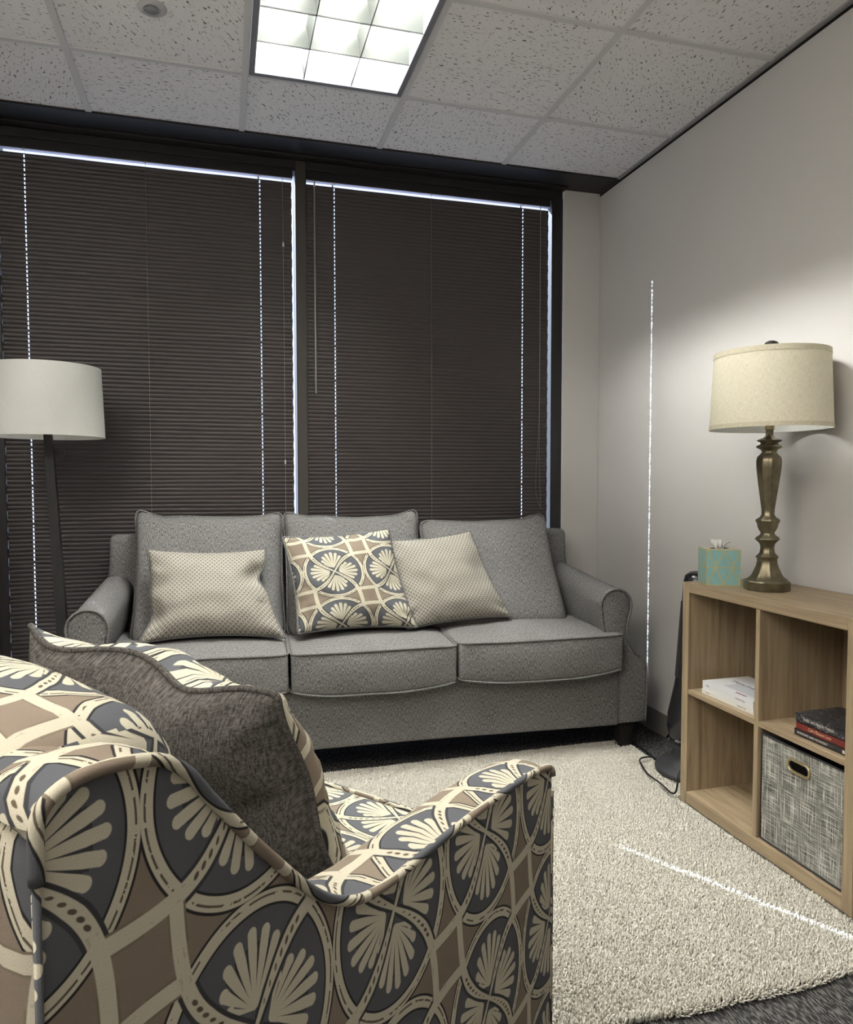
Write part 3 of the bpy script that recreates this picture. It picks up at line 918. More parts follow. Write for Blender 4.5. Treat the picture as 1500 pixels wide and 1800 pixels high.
# back frame between the arms (rolled top)
def ch(p, off=(0, 0, 0)): return Vector((p[0]-cc.x, p[1]-cc.y, p[2]))
b = MB(); b.rbox((0.06, (CW-0.012)/2, 0.385), 0.045, (2, 16, 10), lambda p: Vector((p.x-0.832-cc.x, p.y+CW/2-cc.y, p.z+0.555 + 0.012*math.cos(p.y*3)*max(0, p.z))))
for f_ in b.bm.faces:
    for l_ in f_.loops: pass
b.boxuv().build('back_frame', m_med, chair, smooth=True)
# back cushion
def fb(p):
    u, v, w = p.x/0.10, p.y/0.285, p.z/0.225
    side = (1-abs(v)**2.6)*(1-abs(w)**2.6)
    x = p.x + (0.035*side if u > 0 else -0.02*side)
    z = p.z + 0.03*(1-v*v)*max(0, w)
    return Vector((x-0.690-0.13*(z+0.225)/0.45 + 0.04 - cc.x + wrinkle(p, 7, 0.006, 3), p.y+CW/2-cc.y, z+0.725 + wrinkle(p, 6, 0.008, 8)))
b = MB(); b.rbox((0.10, 0.285, 0.225), 0.06, (6, 14, 12), fb); b.boxuv().build('back_cushion', m_med, chair, smooth=True)
# seat cushion
def fs(p):
    u, v, w = p.x/0.36, p.y/0.283, p.z/0.075
    z = p.z + (0.018*(1-u*u)*(1-v*v) if w > 0 else 0)
    return Vector((p.x-0.328-cc.x + 0.008*(1-v*v)*max(0, u), p.y+CW/2-cc.y, z+0.432 + wrinkle(p, 6, 0.004, 2)))
b = MB(); b.rbox((0.36, 0.283, 0.075), 0.02, (14, 12, 4), fs); sc_ = b.boxuv().build('seat_cushion', m_med, chair, smooth=True)
pts = [fs(Vector((0.361, -0.283+0.566*i/20, 0.073))) for i in range(21)]
pts = [fs(Vector((-0.1+0.46*i/8, -0.284, 0.073))) for i in range(8)] + pts + [fs(Vector((0.36-0.46*i/8, 0.284, 0.073))) for i in range(9)]
p_ = MB(); p_.tube(pts, 0.005, 8); p_.build('piping', m_med, sc_, smooth=True)
b = MB(); b.rbox((0.40, (CW-0.25)/2, 0.10), 0.012, (6, 8, 2), lambda p: Vector((p.x-0.42-cc.x, p.y+CW/2-cc.y, p.z+0.262))); b.boxuv().build('seat_base', m_med, chair, smooth=True)
for x, y in ((-0.05, 0.06), (-0.05, CW-0.06), (-0.84, 0.06), (-0.84, CW-0.06)):
    b = MB(); w, w2 = 0.03, 0.02; X, Y = x-cc.x, y-cc.y
    wp = Matrix.Translation(CHO) @ Matrix.Rotation(CA, 4, 'Z') @ Vector((x, y, 0))
    zb = 0.024 if wp.y > 1.34 else 0.0
    b.loft([[(X-w2, Y-w2, zb), (X+w2, Y-w2, zb), (X+w2, Y+w2, zb), (X-w2, Y+w2, zb)], [(X-w, Y-w, 0.165), (X+w, Y-w, 0.165), (X+w, Y+w, 0.165), (X-w, Y+w, 0.165)]])
    b.build('leg', m_leg, chair)
CM = Matrix.Translation(CHO) @ Matrix.Rotation(CA, 4, 'Z')
def cw_(s_, l_, z_): return CM @ Vector((s_, l_, z_))
pillow('throw_pillow', (cw_(-0.36, 0.13, 0.535), cw_(-0.385, 0.60, 0.545), cw_(-0.590, 0.600, 0.965), cw_(-0.480, 0.185, 0.892)), 0.23, m_medc, m_pilb, m_pilb,
       'cushion with a plain charcoal back and leaf-printed front standing in the patterned armchair', 'cushion', (0.46, 0.46), seed=4.0, frontdir=CM.to_3x3() @ Vector((1, 0, 0.2)), pull=0.025, uvoff=(0.1, 0.05), n=34,
       sag=lambda u, v: CM.to_3x3() @ Vector((0.016*math.sin(u*5.5+1.2)*max(0, v)**2 + 0.010*math.sin(v*5)*max(0, -u)**2, 0, 0.010*math.sin(u*6.0+0.4)*max(0, v)**3)))

# ------------------------------------------------------------------ rug
m_rug = Mat('cream shag pile', 0.95, 0.08)
_n = m_rug.noise(m_rug.coords('Object', (1, 1, 1)), 120, 2); _n2 = m_rug.noise(m_rug.coords('Object', (1, 1, 1)), 3, 2)
m_rug.col(m_rug.mix(S.m('ADD', (_n-0.5)*2.2 + 0.62, 0.0, clamp=True), (0.33, 0.30, 0.235), (0.70, 0.68, 0.61)))
m_rug = m_rug.m
RX0, RX1, RY0, RY1 = -0.75, 1.725, 1.315, 2.835
def rug():
    sp = 0.0051
    xs = np.arange(RX0, RX1, sp); ys = np.arange(RY0, RY1, sp)
    X, Y = np.meshgrid(xs, ys); X = X.ravel(); Y = Y.ravel(); n = len(X)
    X = X + rng.uniform(-1, 1, n)*sp*0.6; Y = Y + rng.uniform(-1, 1, n)*sp*0.6
    edge_y = RY0 + 0.008*np.sin(X*9) + 0.006*np.sin(X*23+1)
    keep = (Y > edge_y) & ~((X > 1.592) & (Y > 1.475) & (Y < 2.255))
    # room for the sofa legs
    for lx in (-1.12, 1.12):
        w = SM @ Vector((lx, 0.055, 0)); keep &= ~((np.abs(X-w.x) < 0.03) & (np.abs(Y-w.y) < 0.03))
    # hidden under the sofa and armchair: thin out what no view reaches
    X = X[keep]; Y = Y[keep]; n = len(X)
    rim = np.minimum.reduce([X-RX0, RX1-X, Y-RY0, RY1-Y])
    H = rng.uniform(0.011, 0.017, n) * np.clip(0.55 + rim/0.03, 0.5, 1.0)
    h2 = 0.002*np.sin(X*31+np.sin(Y*17)*2)*np.sin(Y*27+np.sin(X*13)*2); H = H + h2
    a = rng.uniform(0, 2*np.pi, n); ln = rng.uniform(0.001, 0.0055, n)
    out = np.clip(1-rim/0.02, 0, 1)
    lx = ln*np.cos(a); ly = ln*np.sin(a) - out*(Y-RY0 < 0.02)*0.008
    r = rng.uniform(0.0019, 0.0030, n)
    k = 4
    V = np.zeros((n, 3*k+1, 3)); z0 = 0.004
    for lv, (t, rr) in enumerate(((0.0, 1.0), (0.5, 1.15), (0.88, 0.8))):
        for j in range(k):
            an = a + 2*np.pi*j/k + lv*0.5
            V[:, lv*k+j, 0] = X + lx*t*t + r*rr*np.cos(an); V[:, lv*k+j, 1] = Y + ly*t*t + r*rr*np.sin(an); V[:, lv*k+j, 2] = z0 + H*t
    V[:, 3*k, 0] = X + lx; V[:, 3*k, 1] = Y + ly; V[:, 3*k, 2] = z0 + H
    F = []
    for lv in (0, 1):
        for j in range(k): F.append([lv*k+j, lv*k+(j+1) % k, (lv+1)*k+(j+1) % k, (lv+1)*k+j])
    Tt = [[2*k+j, 2*k+(j+1) % k, 3*k] for j in range(k)]
    base = (np.arange(n)*(3*k+1))[:, None]
    q = (base[:, :, None] + np.array(F)[None]).reshape(-1, 4)
    t = (base[:, :, None] + np.array(Tt)[None]).reshape(-1, 3)
    nv = n*(3*k+1)
    # backing
    bk = np.array([[RX0+.004, RY0+.032, 0.001], [RX1-.004, RY0+.032, 0.001], [RX1-.004, RY1-.004, 0.001], [RX0+.004, RY1-.004, 0.001],
                   [RX0+.004, RY0+.032, 0.008], [RX1-.004, RY0+.032, 0.008], [RX1-.004, RY1-.004, 0.008], [RX0+.004, RY1-.004, 0.008]])
    allv = np.vstack([V.reshape(-1, 3), bk]); bq = np.array([(4,5,6,7),(0,1,5,4),(1,2,6,5),(2,3,7,6),(3,0,4,7)]) + nv
    q = np.vstack([q, bq])
    me = bpy.data.meshes.new('rug')
    me.vertices.add(len(allv)); me.vertices.foreach_set('co', allv.ravel())
    nl = q.size + t.size; me.loops.add(nl); me.loops.foreach_set('vertex_index', np.concatenate([q.ravel(), t.ravel()]).astype(np.int32))
    me.polygons.add(len(q)+len(t))
    st = np.concatenate([np.arange(len(q))*4, q.size + np.arange(len(t))*3]).astype(np.int32)
    me.polygons.foreach_set('loop_start', st)
    me.update(calc_edges=True); me.validate()
    me.polygons.foreach_set('use_smooth', [True]*len(me.polygons))
    me.materials.append(m_rug)
    o = bpy.data.objects.new('rug', me); C.objects.link(o)
    tag(o, 'thick cream shag rug on the dark carpet in front of the sofa', 'rug')
rug()

# ------------------------------------------------------------------ cube bookcase
BX0, BX1, BYA, BYB, BZ0, BZ1 = 1.603, 1.940, 1.490, 2.240, 0.012, 0.815
m_wv = wood_mat('oak laminate vertical', 'z'); m_wy = wood_mat('oak laminate lengthwise', 'y'); m_wx = wood_mat('oak laminate back', 'z')
bc = empty('bookcase', ((BX0+BX1)/2, (BYA+BYB)/2, 0)); tag(bc, 'light oak four-cube bookcase standing against the right wall', 'bookcase')
bcx, bcy = bc.location.x, bc.location.y
def bbox(name, lo, hi, m, bev=0.0012):
    return MB().box((lo[0]-bcx, lo[1]-bcy, lo[2]), (hi[0]-bcx, hi[1]-bcy, hi[2]), bev, segs=1).boxuv().build(name, m, bc)
TS = 0.035
bbox('side_panel', (BX0, BYB-TS, BZ0), (BX1, BYB, BZ1), m_wv)
bbox('side_panel', (BX0, BYA, BZ0), (BX1, BYA+TS, BZ1), m_wv)
bbox('top_panel', (BX0+0.0003, BYA+TS, BZ1-TS), (BX1, BYB-TS, BZ1), m_wy)
bbox('bottom_panel', (BX0+0.0003, BYA+TS, BZ0+0.0), (BX1, BYB-TS, 0.054), m_wy)
DY0, DY1 = 1.852, 1.870
bbox('divider', (BX0+0.001, DY0, 0.054), (BX1-0.008, DY1, BZ1-TS), m_wv)
SZ0, SZ1 = 0.411, 0.429
bbox('shelf', (BX0+0.002, DY1, SZ0), (BX1-0.008, BYB-TS, SZ1), m_wy)
bbox('shelf', (BX0+0.002, BYA+TS, SZ0), (BX1-0.008, DY0, SZ1), m_wy)
bbox('back_panel', (BX1-0.008, BYA+TS, 0.054), (BX1-0.001, BYB-TS, BZ1-TS), m_wx)

# storage bin in the lower right cube
def bin_mat():
    M = Mat('slub weave grey', 0.9, 0.15)
    u, v = M.uv()
    def nz(sc):
        mp = M.node('ShaderNodeMapping'); mp.inputs['Scale'].default_value = sc
        M.nt.links.new(M.uvs, mp.inputs[0]); return M.noise(mp.outputs[0], 1, 2, 0.6)
    a = nz((14, 420, 1)); b_ = nz((420, 10, 1)); g = M.noise(M.uvs, 9, 2)
    t = mx(step(a-0.60, 0.12)*0.9, step(b_-0.61, 0.12)) + (a + b_ - 1)*0.9 + (g-0.5)*0.7
    M.col(M.mix(S.m('ADD', t*0.75, 0.22, clamp=True), (0.055, 0.055, 0.05), (0.62, 0.61, 0.54)))
    M.bump(t, 0.001, 0.4); return M.m
m_bin = bin_mat(); m_brass = simple('brushed brass', (0.55, 0.46, 0.27), 0.3, 0.5, 0.9); m_trimd = simple('dark fabric trim', (0.03, 0.03, 0.032), 0.8)
m_hole = simple('bin inside', (0.01, 0.01, 0.01), 0.9)
bn = empty('storage_bin', (BX0+0.17, 1.69, 0.054)); tag(bn, 'grey woven fabric storage bin in the lower right cube of the bookcase', 'storage bin')
ox, oy, oz = bn.location
by0, by1, bz0, bz1, bx0 = 1.532, 1.846, 0.056, 0.392, BX0+0.012
# front panel with a slot
hyc, hzc, ha, hr = 1.694, 0.338, 0.024, 0.0165
b = MB()
def slot(r_, a_, n=10):
    R_ = [(hyc+a_+r_*math.cos(t_), hzc+r_*math.sin(t_)) for t_ in [(-PI/2)+PI*i/n for i in range(n+1)]]
    L_ = [(hyc-a_+r_*math.cos(t_), hzc+r_*math.sin(t_)) for t_ in [(PI/2)+PI*i/n for i in range(n+1)]]
    st = lambda p_, q_: [(p_[0]+(q_[0]-p_[0])*k/8, p_[1]) for k in range(1, 8)]
    return R_ + st(R_[-1], L_[0]) + L_ + st(L_[-1], R_[0])
sl = slot(hr, ha); N_ = len(sl)
def ray_to_rect(y, z):
    dy, dz = y-hyc, z-hzc; ts = []
    if abs(dy) > 1e-9: ts.append(((by1 if dy > 0 else by0)-hyc)/dy)
    if abs(dz) > 1e-9: ts.append(((bz1 if dz > 0 else bz0)-hzc)/dz)
    t_ = min(ts); return (hyc+dy*t_, hzc+dz*t_)
outer = [ray_to_rect(y, z) for y, z in sl]
vi = [b.bm.verts.new((bx0-ox, y-oy, z-oz)) for y, z in sl]; vo = [b.bm.verts.new((bx0-ox, y-oy, z-oz)) for y, z in outer]
vb = [b.bm.verts.new((bx0+0.006-ox, y-oy, z-oz)) for y, z in sl]
for i_ in range(N_):
    j_ = (i_+1) % N_
    vs = [vi[i_], vi[j_], vo[j_], vo[i_]]; b.face(vs, [(v_.co.y, v_.co.z) for v_ in vs])
    vs = [vi[i_], vi[j_], vb[j_], vb[i_]]; b.face(vs, [(v_.co.y, v_.co.z) for v_ in vs])
for i_ in range(N_):
    j_ = (i_+1) % N_
    (ya, za), (yb_, zb2) = outer[i_], outer[j_]
    if abs(ya-yb_) > 1e-6 and abs(za-zb2) > 1e-6:
        cy_ = ya if min(abs(ya-by0), abs(ya-by1)) < 1e-6 else yb_
        cz_ = za if min(abs(za-bz0), abs(za-bz1)) < 1e-6 else zb2
        cv = b.bm.verts.new((bx0-ox, cy_-oy, cz_-oz)); vs = [vo[i_], cv, vo[j_]]; b.face(vs, [(v_.co.y, v_.co.z) for v_ in vs])
# sides, back, bottom of the bin
for lo, hi in (((bx0, by0, bz0), (BX1-0.02, by0+0.004, bz1)), ((bx0, by1-0.004, bz0), (BX1-0.02, by1, bz1)), ((BX1-0.024, by0, bz0), (BX1-0.02, by1, bz1)), ((bx0+0.001, by0, bz0), (BX1-0.02, by1, bz0+0.004))):
    b.box((lo[0]-ox, lo[1]-oy, lo[2]-oz), (hi[0]-ox, hi[1]-oy, hi[2]-oz))
b.build('body', m_bin, bn, recalc=True)
for zz in (bz1-0.004, bz0+0.001):
    MB().box((bx0-0.002-ox, by0-oy, zz-oz), (bx0+0.002-ox, by1-oy, zz+0.005-oz), 0.001, segs=1).build('binding', m_trimd, bn)
g = MB(); g.tube([(bx0-0.0015-ox, y-oy, z-oz) for y, z in slot(hr+0.001, ha)], 0.0042, 10, closed=True); g.build('grommet', m_brass, bn, smooth=True)

# books
m_paper = simple('page edges', (0.62, 0.60, 0.54), 0.8)
def text_obj(txt, size, mat, parent, loc, rot, sx=1.0, name='lettering', shear=0.0):
    cu = bpy.data.curves.new(name, 'FONT'); cu.body = txt; cu.size = size; cu.extrude = 0.00015; cu.align_x = 'LEFT'; cu.align_y = 'CENTER'; cu.shear = shear
    o = bpy.data.objects.new(name, cu); C.objects.link(o)
    bpy.context.view_layer.update()
    me = bpy.data.meshes.new_from_object(o); bpy.data.objects.remove(o)
    me.materials.clear(); me.materials.append(mat)
    o = bpy.data.objects.new(name, me); C.objects.link(o); o.parent = parent
    o.location = loc; o.rotation_euler = rot; o.scale = (sx, 1, 1); return o
m_ink = simple('grey ink', (0.10, 0.10, 0.10), 0.6); m_inkw = simple('pale ink', (0.62, 0.58, 0.52), 0.6)
m_inkg = simple('gold ink', (0.60, 0.40, 0.26), 0.5)
SPR = (PI/2, 0, -PI/2)   # text on a spine that faces -x, reading towards -y
def book(label, x0, y0, x1, y1, z0, z1, cover, rz, group, paper=True):
    """spine faces -x"""
    cx, cy = (x0+x1)/2, (y0+y1)/2; w, d = (x1-x0)/2, (y1-y0)/2; h = z1-z0
    r = empty('book', (cx, cy, z0), rz); tag(r, label, 'book', group)
    t_ = 0.0022
    b = MB(); b.box((-w, -d, 0), (w, d, t_), 0.0006, segs=1); b.box((-w, -d, h-t_), (w, d, h), 0.0006, segs=1); b.box((-w, -d, 0), (-w+t_, d, h), 0.0009, segs=1)
    b.build('cover', cover, r)
    MB().box((-w+t_, -d+0.003, t_), (w-0.003, d-0.003, h-t_)).build('pages', m_paper, r)
    return r, w, d, h
m_white = simple('white cover', (0.72, 0.73, 0.74), 0.35, 0.5); m_white2 = simple('ivory cover', (0.74, 0.73, 0.69), 0.4, 0.5)
z = SZ1
r, w, d, h = book('white paperback lying underneath the other white book in the upper left cube', 1.628, 1.905, 1.815, 2.158, z, z+0.017, m_white2, 0.02, 'white books in the bookcase')
text_obj('Trauma', 0.007, m_ink, r, (-w-0.0004, d-0.02, h/2), SPR); text_obj('Volume Two', 0.008, m_ink, r, (-w-0.0004, -d+0.075, h/2), SPR)
r, w, d, h = book('thick white paperback lying on top of the other white book in the upper left cube', 1.630, 1.902, 1.822, 2.158, z+0.0172, z+0.044, m_white, -0.01, 'white books in the bookcase')
text_obj('Body', 0.008, m_ink, r, (-w-0.0004, d-0.02, h/2), SPR); text_obj('Volume One', 0.009, m_ink, r, (-w-0.0004, -d+0.085, h/2), SPR)
text_obj('TREATMENT', 0.024, m_ink, r, (-w+0.095, d-0.035, h+0.0002), (0, 0, -PI/2), 1.15)
MB().box((-w+0.012, -d+0.05, h), (-w+0.018, -d+0.10, h+0.0004)).build('cover_stripe', simple('red brown stripe', (0.22, 0.06, 0.05), 0.5), r)
MB().box((-w+0.030, -d+0.005, h), (w-0.09, d-0.075, h+0.0003)).build('cover_panel', simple('pale grey panel', (0.55, 0.57, 0.60), 0.5), r)
m_blk1 = Mat('marbled black cover', 0.3, 0.5); _x = m_blk1.noise(m_blk1.coords('Object'), 22, 3, 0.5, 2.0)
m_blk1.col(m_blk1.mix(step(0.014-absf(_x-0.5), 0.02), (0.012, 0.012, 0.014), (0.20, 0.20, 0.21))); m_blk1 = m_blk1.m
m_red = Mat('dark red cover', 0.4, 0.4); _x = m_red.noise(m_red.coords('Object'), 60, 3); m_red.col(m_red.mix(_x, (0.07, 0.008, 0.006), (0.22, 0.035, 0.025))); m_red = m_red.m
m_blk2 = simple('black cover', (0.018, 0.018, 0.02), 0.35, 0.5)
r, w, d, h = book('thin black paperback with white spine lettering at the bottom of the dark stack', 1.626, 1.532, 1.790, 1.727, z, z+0.019, m_blk2, 0.0, 'dark books in the bookcase')
text_obj('SHADOWS AND MOVEMENT', 0.0095, m_inkw, r, (-w-0.0004, d-0.012, h/2), SPR, 0.9); text_obj('BODIES', 0.007, m_ink, r, (-w-0.0004, -d+0.075, h/2), SPR)
MB().box((-w-0.0006, -d+0.014, 0.005), (-w+0.0002, -d+0.022, 0.014)).build('spine_mark', m_inkw, r)
MB().box((-w-0.0005, -d, 0.001), (-w+0.0002, -d+0.010, h-0.001)).build('spine_end', simple('grey spine end', (0.35, 0.34, 0.33), 0.5), r)
r, w, d, h = book('dark red book with gold script on its spine in the middle of the dark stack', 1.627, 1.530, 1.785, 1.722, z+0.0192, z+0.041, m_red, 0.0, 'dark books in the bookcase')
text_obj('Calm Pleasant Love', 0.014, m_inkg, r, (-w-0.0004, d-0.045, h/2), SPR, 0.75, shear=0.4)
r, w, d, h = book('black marbled hardcover on top of the dark stack of books', 1.625, 1.528, 1.790, 1.722, z+0.0412, z+0.068, m_blk1, 0.0, 'dark books in the bookcase')
text_obj('THESE ARE MINOR THINGS', 0.0115, m_inkw, r, (-w-0.0004, d-0.028, h/2), SPR, 0.8)

# ------------------------------------------------------------------ table lamp
m_bronze = Mat('antique brass', 0.36, 0.5, 0.85)
_x = m_bronze.noise(m_bronze.coords('Object'), 30, 4); m_bronze.col(m_bronze.mix(_x, (0.060, 0.051, 0.034), (0.27, 0.235, 0.15))); m_bronze.bump(_x, 0.002, 0.3); m_bronze = m_bronze.m
def shade_mat(name, lo, hi, trans):
    M = Mat(name, 0.9, 0.1)
    u, v = M.uv()
    def nz(sc):
        mp = M.node('ShaderNodeMapping'); mp.inputs['Scale'].default_value = sc
        M.nt.links.new(M.uvs, mp.inputs[0]); return M.noise(mp.outputs[0], 1, 2, 0.6)
    a = nz((60, 900, 1)); b_ = nz((900, 60, 1))
    M.col(M.mix(S.m('ADD', ((a+b_)*0.5-0.5)*3.0+0.6, 0.0, clamp=True), lo, hi)); M.bump(a+b_, 0.0006, 0.4)
    return M.m
m_linen = shade_mat('linen shade', (0.56, 0.52, 0.38), (0.86, 0.82, 0.66), 0.1)
m_linen_in = simple('shade lining', (0.80, 0.80, 0.76), 0.8)
m_hem = shade_mat('shade binding', (0.46, 0.42, 0.30), (0.72, 0.68, 0.52), 0.1)
LX, LY = 1.752, 1.995
tl = empty('table_lamp', (LX, LY, BZ1)); tl.rotation_euler = (0, 0, 0.35); tag(tl, 'table lamp with a fluted antique brass stem and drum linen shade on the bookcase', 'lamp')
def cloverize(a, z):     # fluted, slightly eight lobed body
    return 1.0 + 0.035*math.cos(8*a) + 0.02*math.cos(16*a)
prof = [(0.036, 0.035), (0.0330, 0.05), (0.026, 0.075), (0.0215, 0.100), (0.022, 0.106), (0.0345, 0.112), (0.0360, 0.118), (0.030, 0.124), (0.0235, 0.132), (0.021, 0.150), (0.0230, 0.163), (0.0300, 0.172), (0.0385, 0.180), (0.0350, 0.187),
        (0.024, 0.195), (0.0205, 0.203), (0.026, 0.212), (0.031, 0.224), (0.0325, 0.236), (0.0375, 0.244), (0.0365, 0.250), (0.025, 0.258), (0.0195, 0.268), (0.0200, 0.285), (0.0255, 0.330), (0.0325, 0.385), (0.0375, 0.430), (0.0385, 0.455), (0.0360, 0.470), (0.0270, 0.480),
        (0.0220, 0.488), (0.0250, 0.496), (0.0400, 0.504), (0.0385, 0.509), (0.0270, 0.515), (0.0260, 0.521), (0.0370, 0.526), (0.0385, 0.529), (0.0300, 0.533), (0.0200, 0.537), (0.0120, 0.540), (0.0115, 0.553)]
fl = [(0.064, 0.034), (0.060, 0.038), (0.052, 0.043), (0.046, 0.052), (0.040, 0.066), (0.034, 0.080), (0.031, 0.094), (0.0305, 0.1055)]
prof = fl + [(r_, z_*0.945) for r_, z_ in prof[6:-2]] + [(0.0125, 0.514), (0.0118, 0.520), (0.0118, 0.532)]
MB().lathe(prof, 64, shape=cloverize).build('stem', m_bronze, tl, auto=70)
def octo(a, z): 
    k = (a + PI/8) % (PI/4) - PI/8
    return 1.0/math.cos(k)*0.97 + 0.012*math.cos(8*a)
MB().lathe([(0.0690, 0.0), (0.0705, 0.004), (0.0700, 0.024), (0.0705, 0.029), (0.066, 0.034)], 64, shape=octo).build('base', m_bronze, tl, auto=40)
hr_ = MB()
for sg in (-1, 1):
    hr_.tube(polyline([(sg*0.006, 0, 0.534), (sg*0.018, 0, 0.533), (sg*0.029, 0, 0.540), (sg*0.026, 0, 0.556), (sg*0.033, 0, 0.62), (sg*0.045, 0, 0.69), (sg*0.03, 0, 0.755), (0, 0, 0.782)], 5), 0.0018, 6)
hr_.build('harp', m_brass, tl, smooth=True)
MB().lathe([(0.010, 0.531), (0.015, 0.536), (0.016, 0.60), (0.010, 0.61)], 20).build('socket', m_brass, tl, auto=40)
MB().lathe([(0.012, 0.61), (0.014, 0.63), (0.028, 0.67), (0.030, 0.69), (0.024, 0.71), (0.008, 0.72)], 20).build('bulb', simple('white bulb', (0.85, 0.85, 0.82), 0.3, 0.5), tl, smooth=True)
def drum(parent, rb, rt, z0, z1, mo, mi, hem=True, name='shade'):
    b = MB(); N = 72; th = 0.0022
    R = []; 
    for (r_, z_) in ((rb, z0), (rt, z1), (rt-th, z1), (rb-th, z0)):
        R.append([b.bm.verts.new((r_*math.cos(2*PI*k/N), r_*math.sin(2*PI*k/N), z_)) for k in range(N)])
    for a_ in range(4):
        c_ = (a_+1) % 4
        for k in range(N):
            k2 = (k+1) % N
            b.face([R[a_][k], R[a_][k2], R[c_][k2], R[c_][k]], [(k/N*2*PI*rb, R[a_][k].co.z), ((k+1)/N*2*PI*rb, R[a_][k].co.z), ((k+1)/N*2*PI*rb, R[c_][k].co.z), (k/N*2*PI*rb, R[c_][k].co.z)], 1 if a_ == 2 else 0)
    o = b.build(name, [mo, mi], parent, auto=50)
    return o
zs0, zs1 = 1.352-BZ1, 1.602-BZ1
sh = drum(tl, 0.188, 0.176, zs0, zs1, m_linen, m_linen_in)
for (za, zb_, ra, rb_) in ((zs1-0.016, zs1+0.001, 0.1778, 0.1770), (zs0-0.001, zs0+0.013, 0.1890, 0.1884)):
    b = MB(); N = 72
    V = [[b.bm.verts.new((r_*math.cos(2*PI*k/N), r_*math.sin(2*PI*k/N), z_)) for k in range(N)] for r_, z_ in ((ra-0.001, za), (ra+0.0004, za), (rb_+0.0004, zb_), (rb_-0.004, zb_))]
    for a_ in range(3):
        for k in range(N):
            k2 = (k+1) % N; b.face([V[a_][k], V[a_][k2], V[a_+1][k2], V[a_+1][k]], [(k/N*1.15, V[a_][k].co.z), ((k+1)/N*1.15, V[a_][k].co.z), ((k+1)/N*1.15, V[a_+1][k].co.z), (k/N*1.15, V[a_+1][k].co.z)])
    b.build('binding', m_hem, sh, auto=60)
sp_ = MB()
for k in range(3):
    a_ = 2*PI*k/3; sp_.tube([(0, 0, zs1-0.012), (0.175*math.cos(a_), 0.175*math.sin(a_), zs1-0.004)], 0.0015, 6)
sp_.build('spider', m_brass, tl)
MB().lathe([(0.006, zs1-0.014), (0.006, zs1+0.010), (0.010, zs1+0.013), (0.011, zs1+0.018), (0.018, zs1+0.022), (0.0225, zs1+0.028), (0.019, zs1+0.035), (0.010, zs1+0.040), (0.003, zs1+0.0415)], 32, shape=lambda a, z: 1+0.05*math.cos(10*a)).build('finial', simple('dark bronze finial', (0.025, 0.022, 0.02), 0.4, 0.5, 0.5), tl, auto=60)
b = MB(); b.tube(polyline([(0.03, 0.055, 0.008), (0.06, 0.075, 0.004), (0.10, 0.06, 0.004), (0.14, 0.04, 0.004)], 6), 0.0025, 6); b.build('cord', simple('brown cord', (0.04, 0.03, 0.02), 0.6), tl)

# ------------------------------------------------------------------ tissue box
def tissue_mat():
    M = Mat('aqua geometric print', 0.4, 0.4)
    u, v = M.uv()
    U = u/0.115; V = v/0.126
    tri = absf(absf(frac((U-0.28)/0.48+0.5)-0.5)*0.48 - absf(V*2-1)*0.24)
    ln = step(0.020-tri, 0.01)*step(tri-0.004, 0.006)
    edge = mx(mx(step(0.015-U, 0.006), step(U-0.985, 0.006)), mx(step(0.018-V, 0.006), step(V-0.982, 0.006)))
    g = mx(mx(ln, step(0.010-absf(V-0.5), 0.006)), edge)
    n = M.noise(M.uvs, 40, 2)
    c = M.mix(n, (0.20, 0.42, 0.42), (0.31, 0.53, 0.53))
    M.col(M.mix(g, c, (0.58, 0.43, 0.13))); return M.m
m_tis = tissue_mat(); m_tist = simple('cream box top', (0.58, 0.54, 0.42), 0.5)
tb = empty('tissue_box', (1.695, 2.164, BZ1), 0.0)
tag(tb, 'aqua cube tissue box with gold triangle lines beside the brass lamp', 'tissue box')
tb.rotation_euler = (0, 0, math.radians(-23))
W = 0.0575; H_ = 0.126
b = MB()
cs_ = [(-W, -W), (W, -W), (W, W), (-W, W)]
for k in range(4):
    a_, c_ = cs_[k], cs_[(k+1) % 4]
    vs = [b.bm.verts.new((a_[0], a_[1], 0)), b.bm.verts.new((c_[0], c_[1], 0)), b.bm.verts.new((c_[0], c_[1], H_)), b.bm.verts.new((a_[0], a_[1], H_))]
    b.face(vs, [(0, 0), (0.115, 0), (0.115, 0.126), (0, 0.126)], 0)
N = 24
hole = [b.bm.verts.new((0.034*math.cos(2*PI*k/N), 0.020*math.sin(2*PI*k/N), H_)) for k in range(N)]
def torect(x, y):
    m_ = max(abs(x), abs(y)); return (x/m_*W, y/m_*W)
outv = [b.bm.verts.new((*torect(math.cos(2*PI*k/N), math.sin(2*PI*k/N)), H_)) for k in range(N)]
for k in range(N): b.face([hole[k], hole[(k+1) % N], outv[(k+1) % N], outv[k]], None, 1)
b.face([b.bm.verts.new((x, y, 0.0005)) for x, y in cs_], None, 1)
inn_ = [b.bm.verts.new((0.034*math.cos(2*PI*k/N), 0.020*math.sin(2*PI*k/N), H_-0.04)) for k in range(N)]
for k in range(N): b.face([hole[k], hole[(k+1) % N], inn_[(k+1) % N], inn_[k]], None, 2)
b.face(inn_, None, 2)
b.build('carton', [m_tis, m_tist, m_hole], tb, recalc=False)
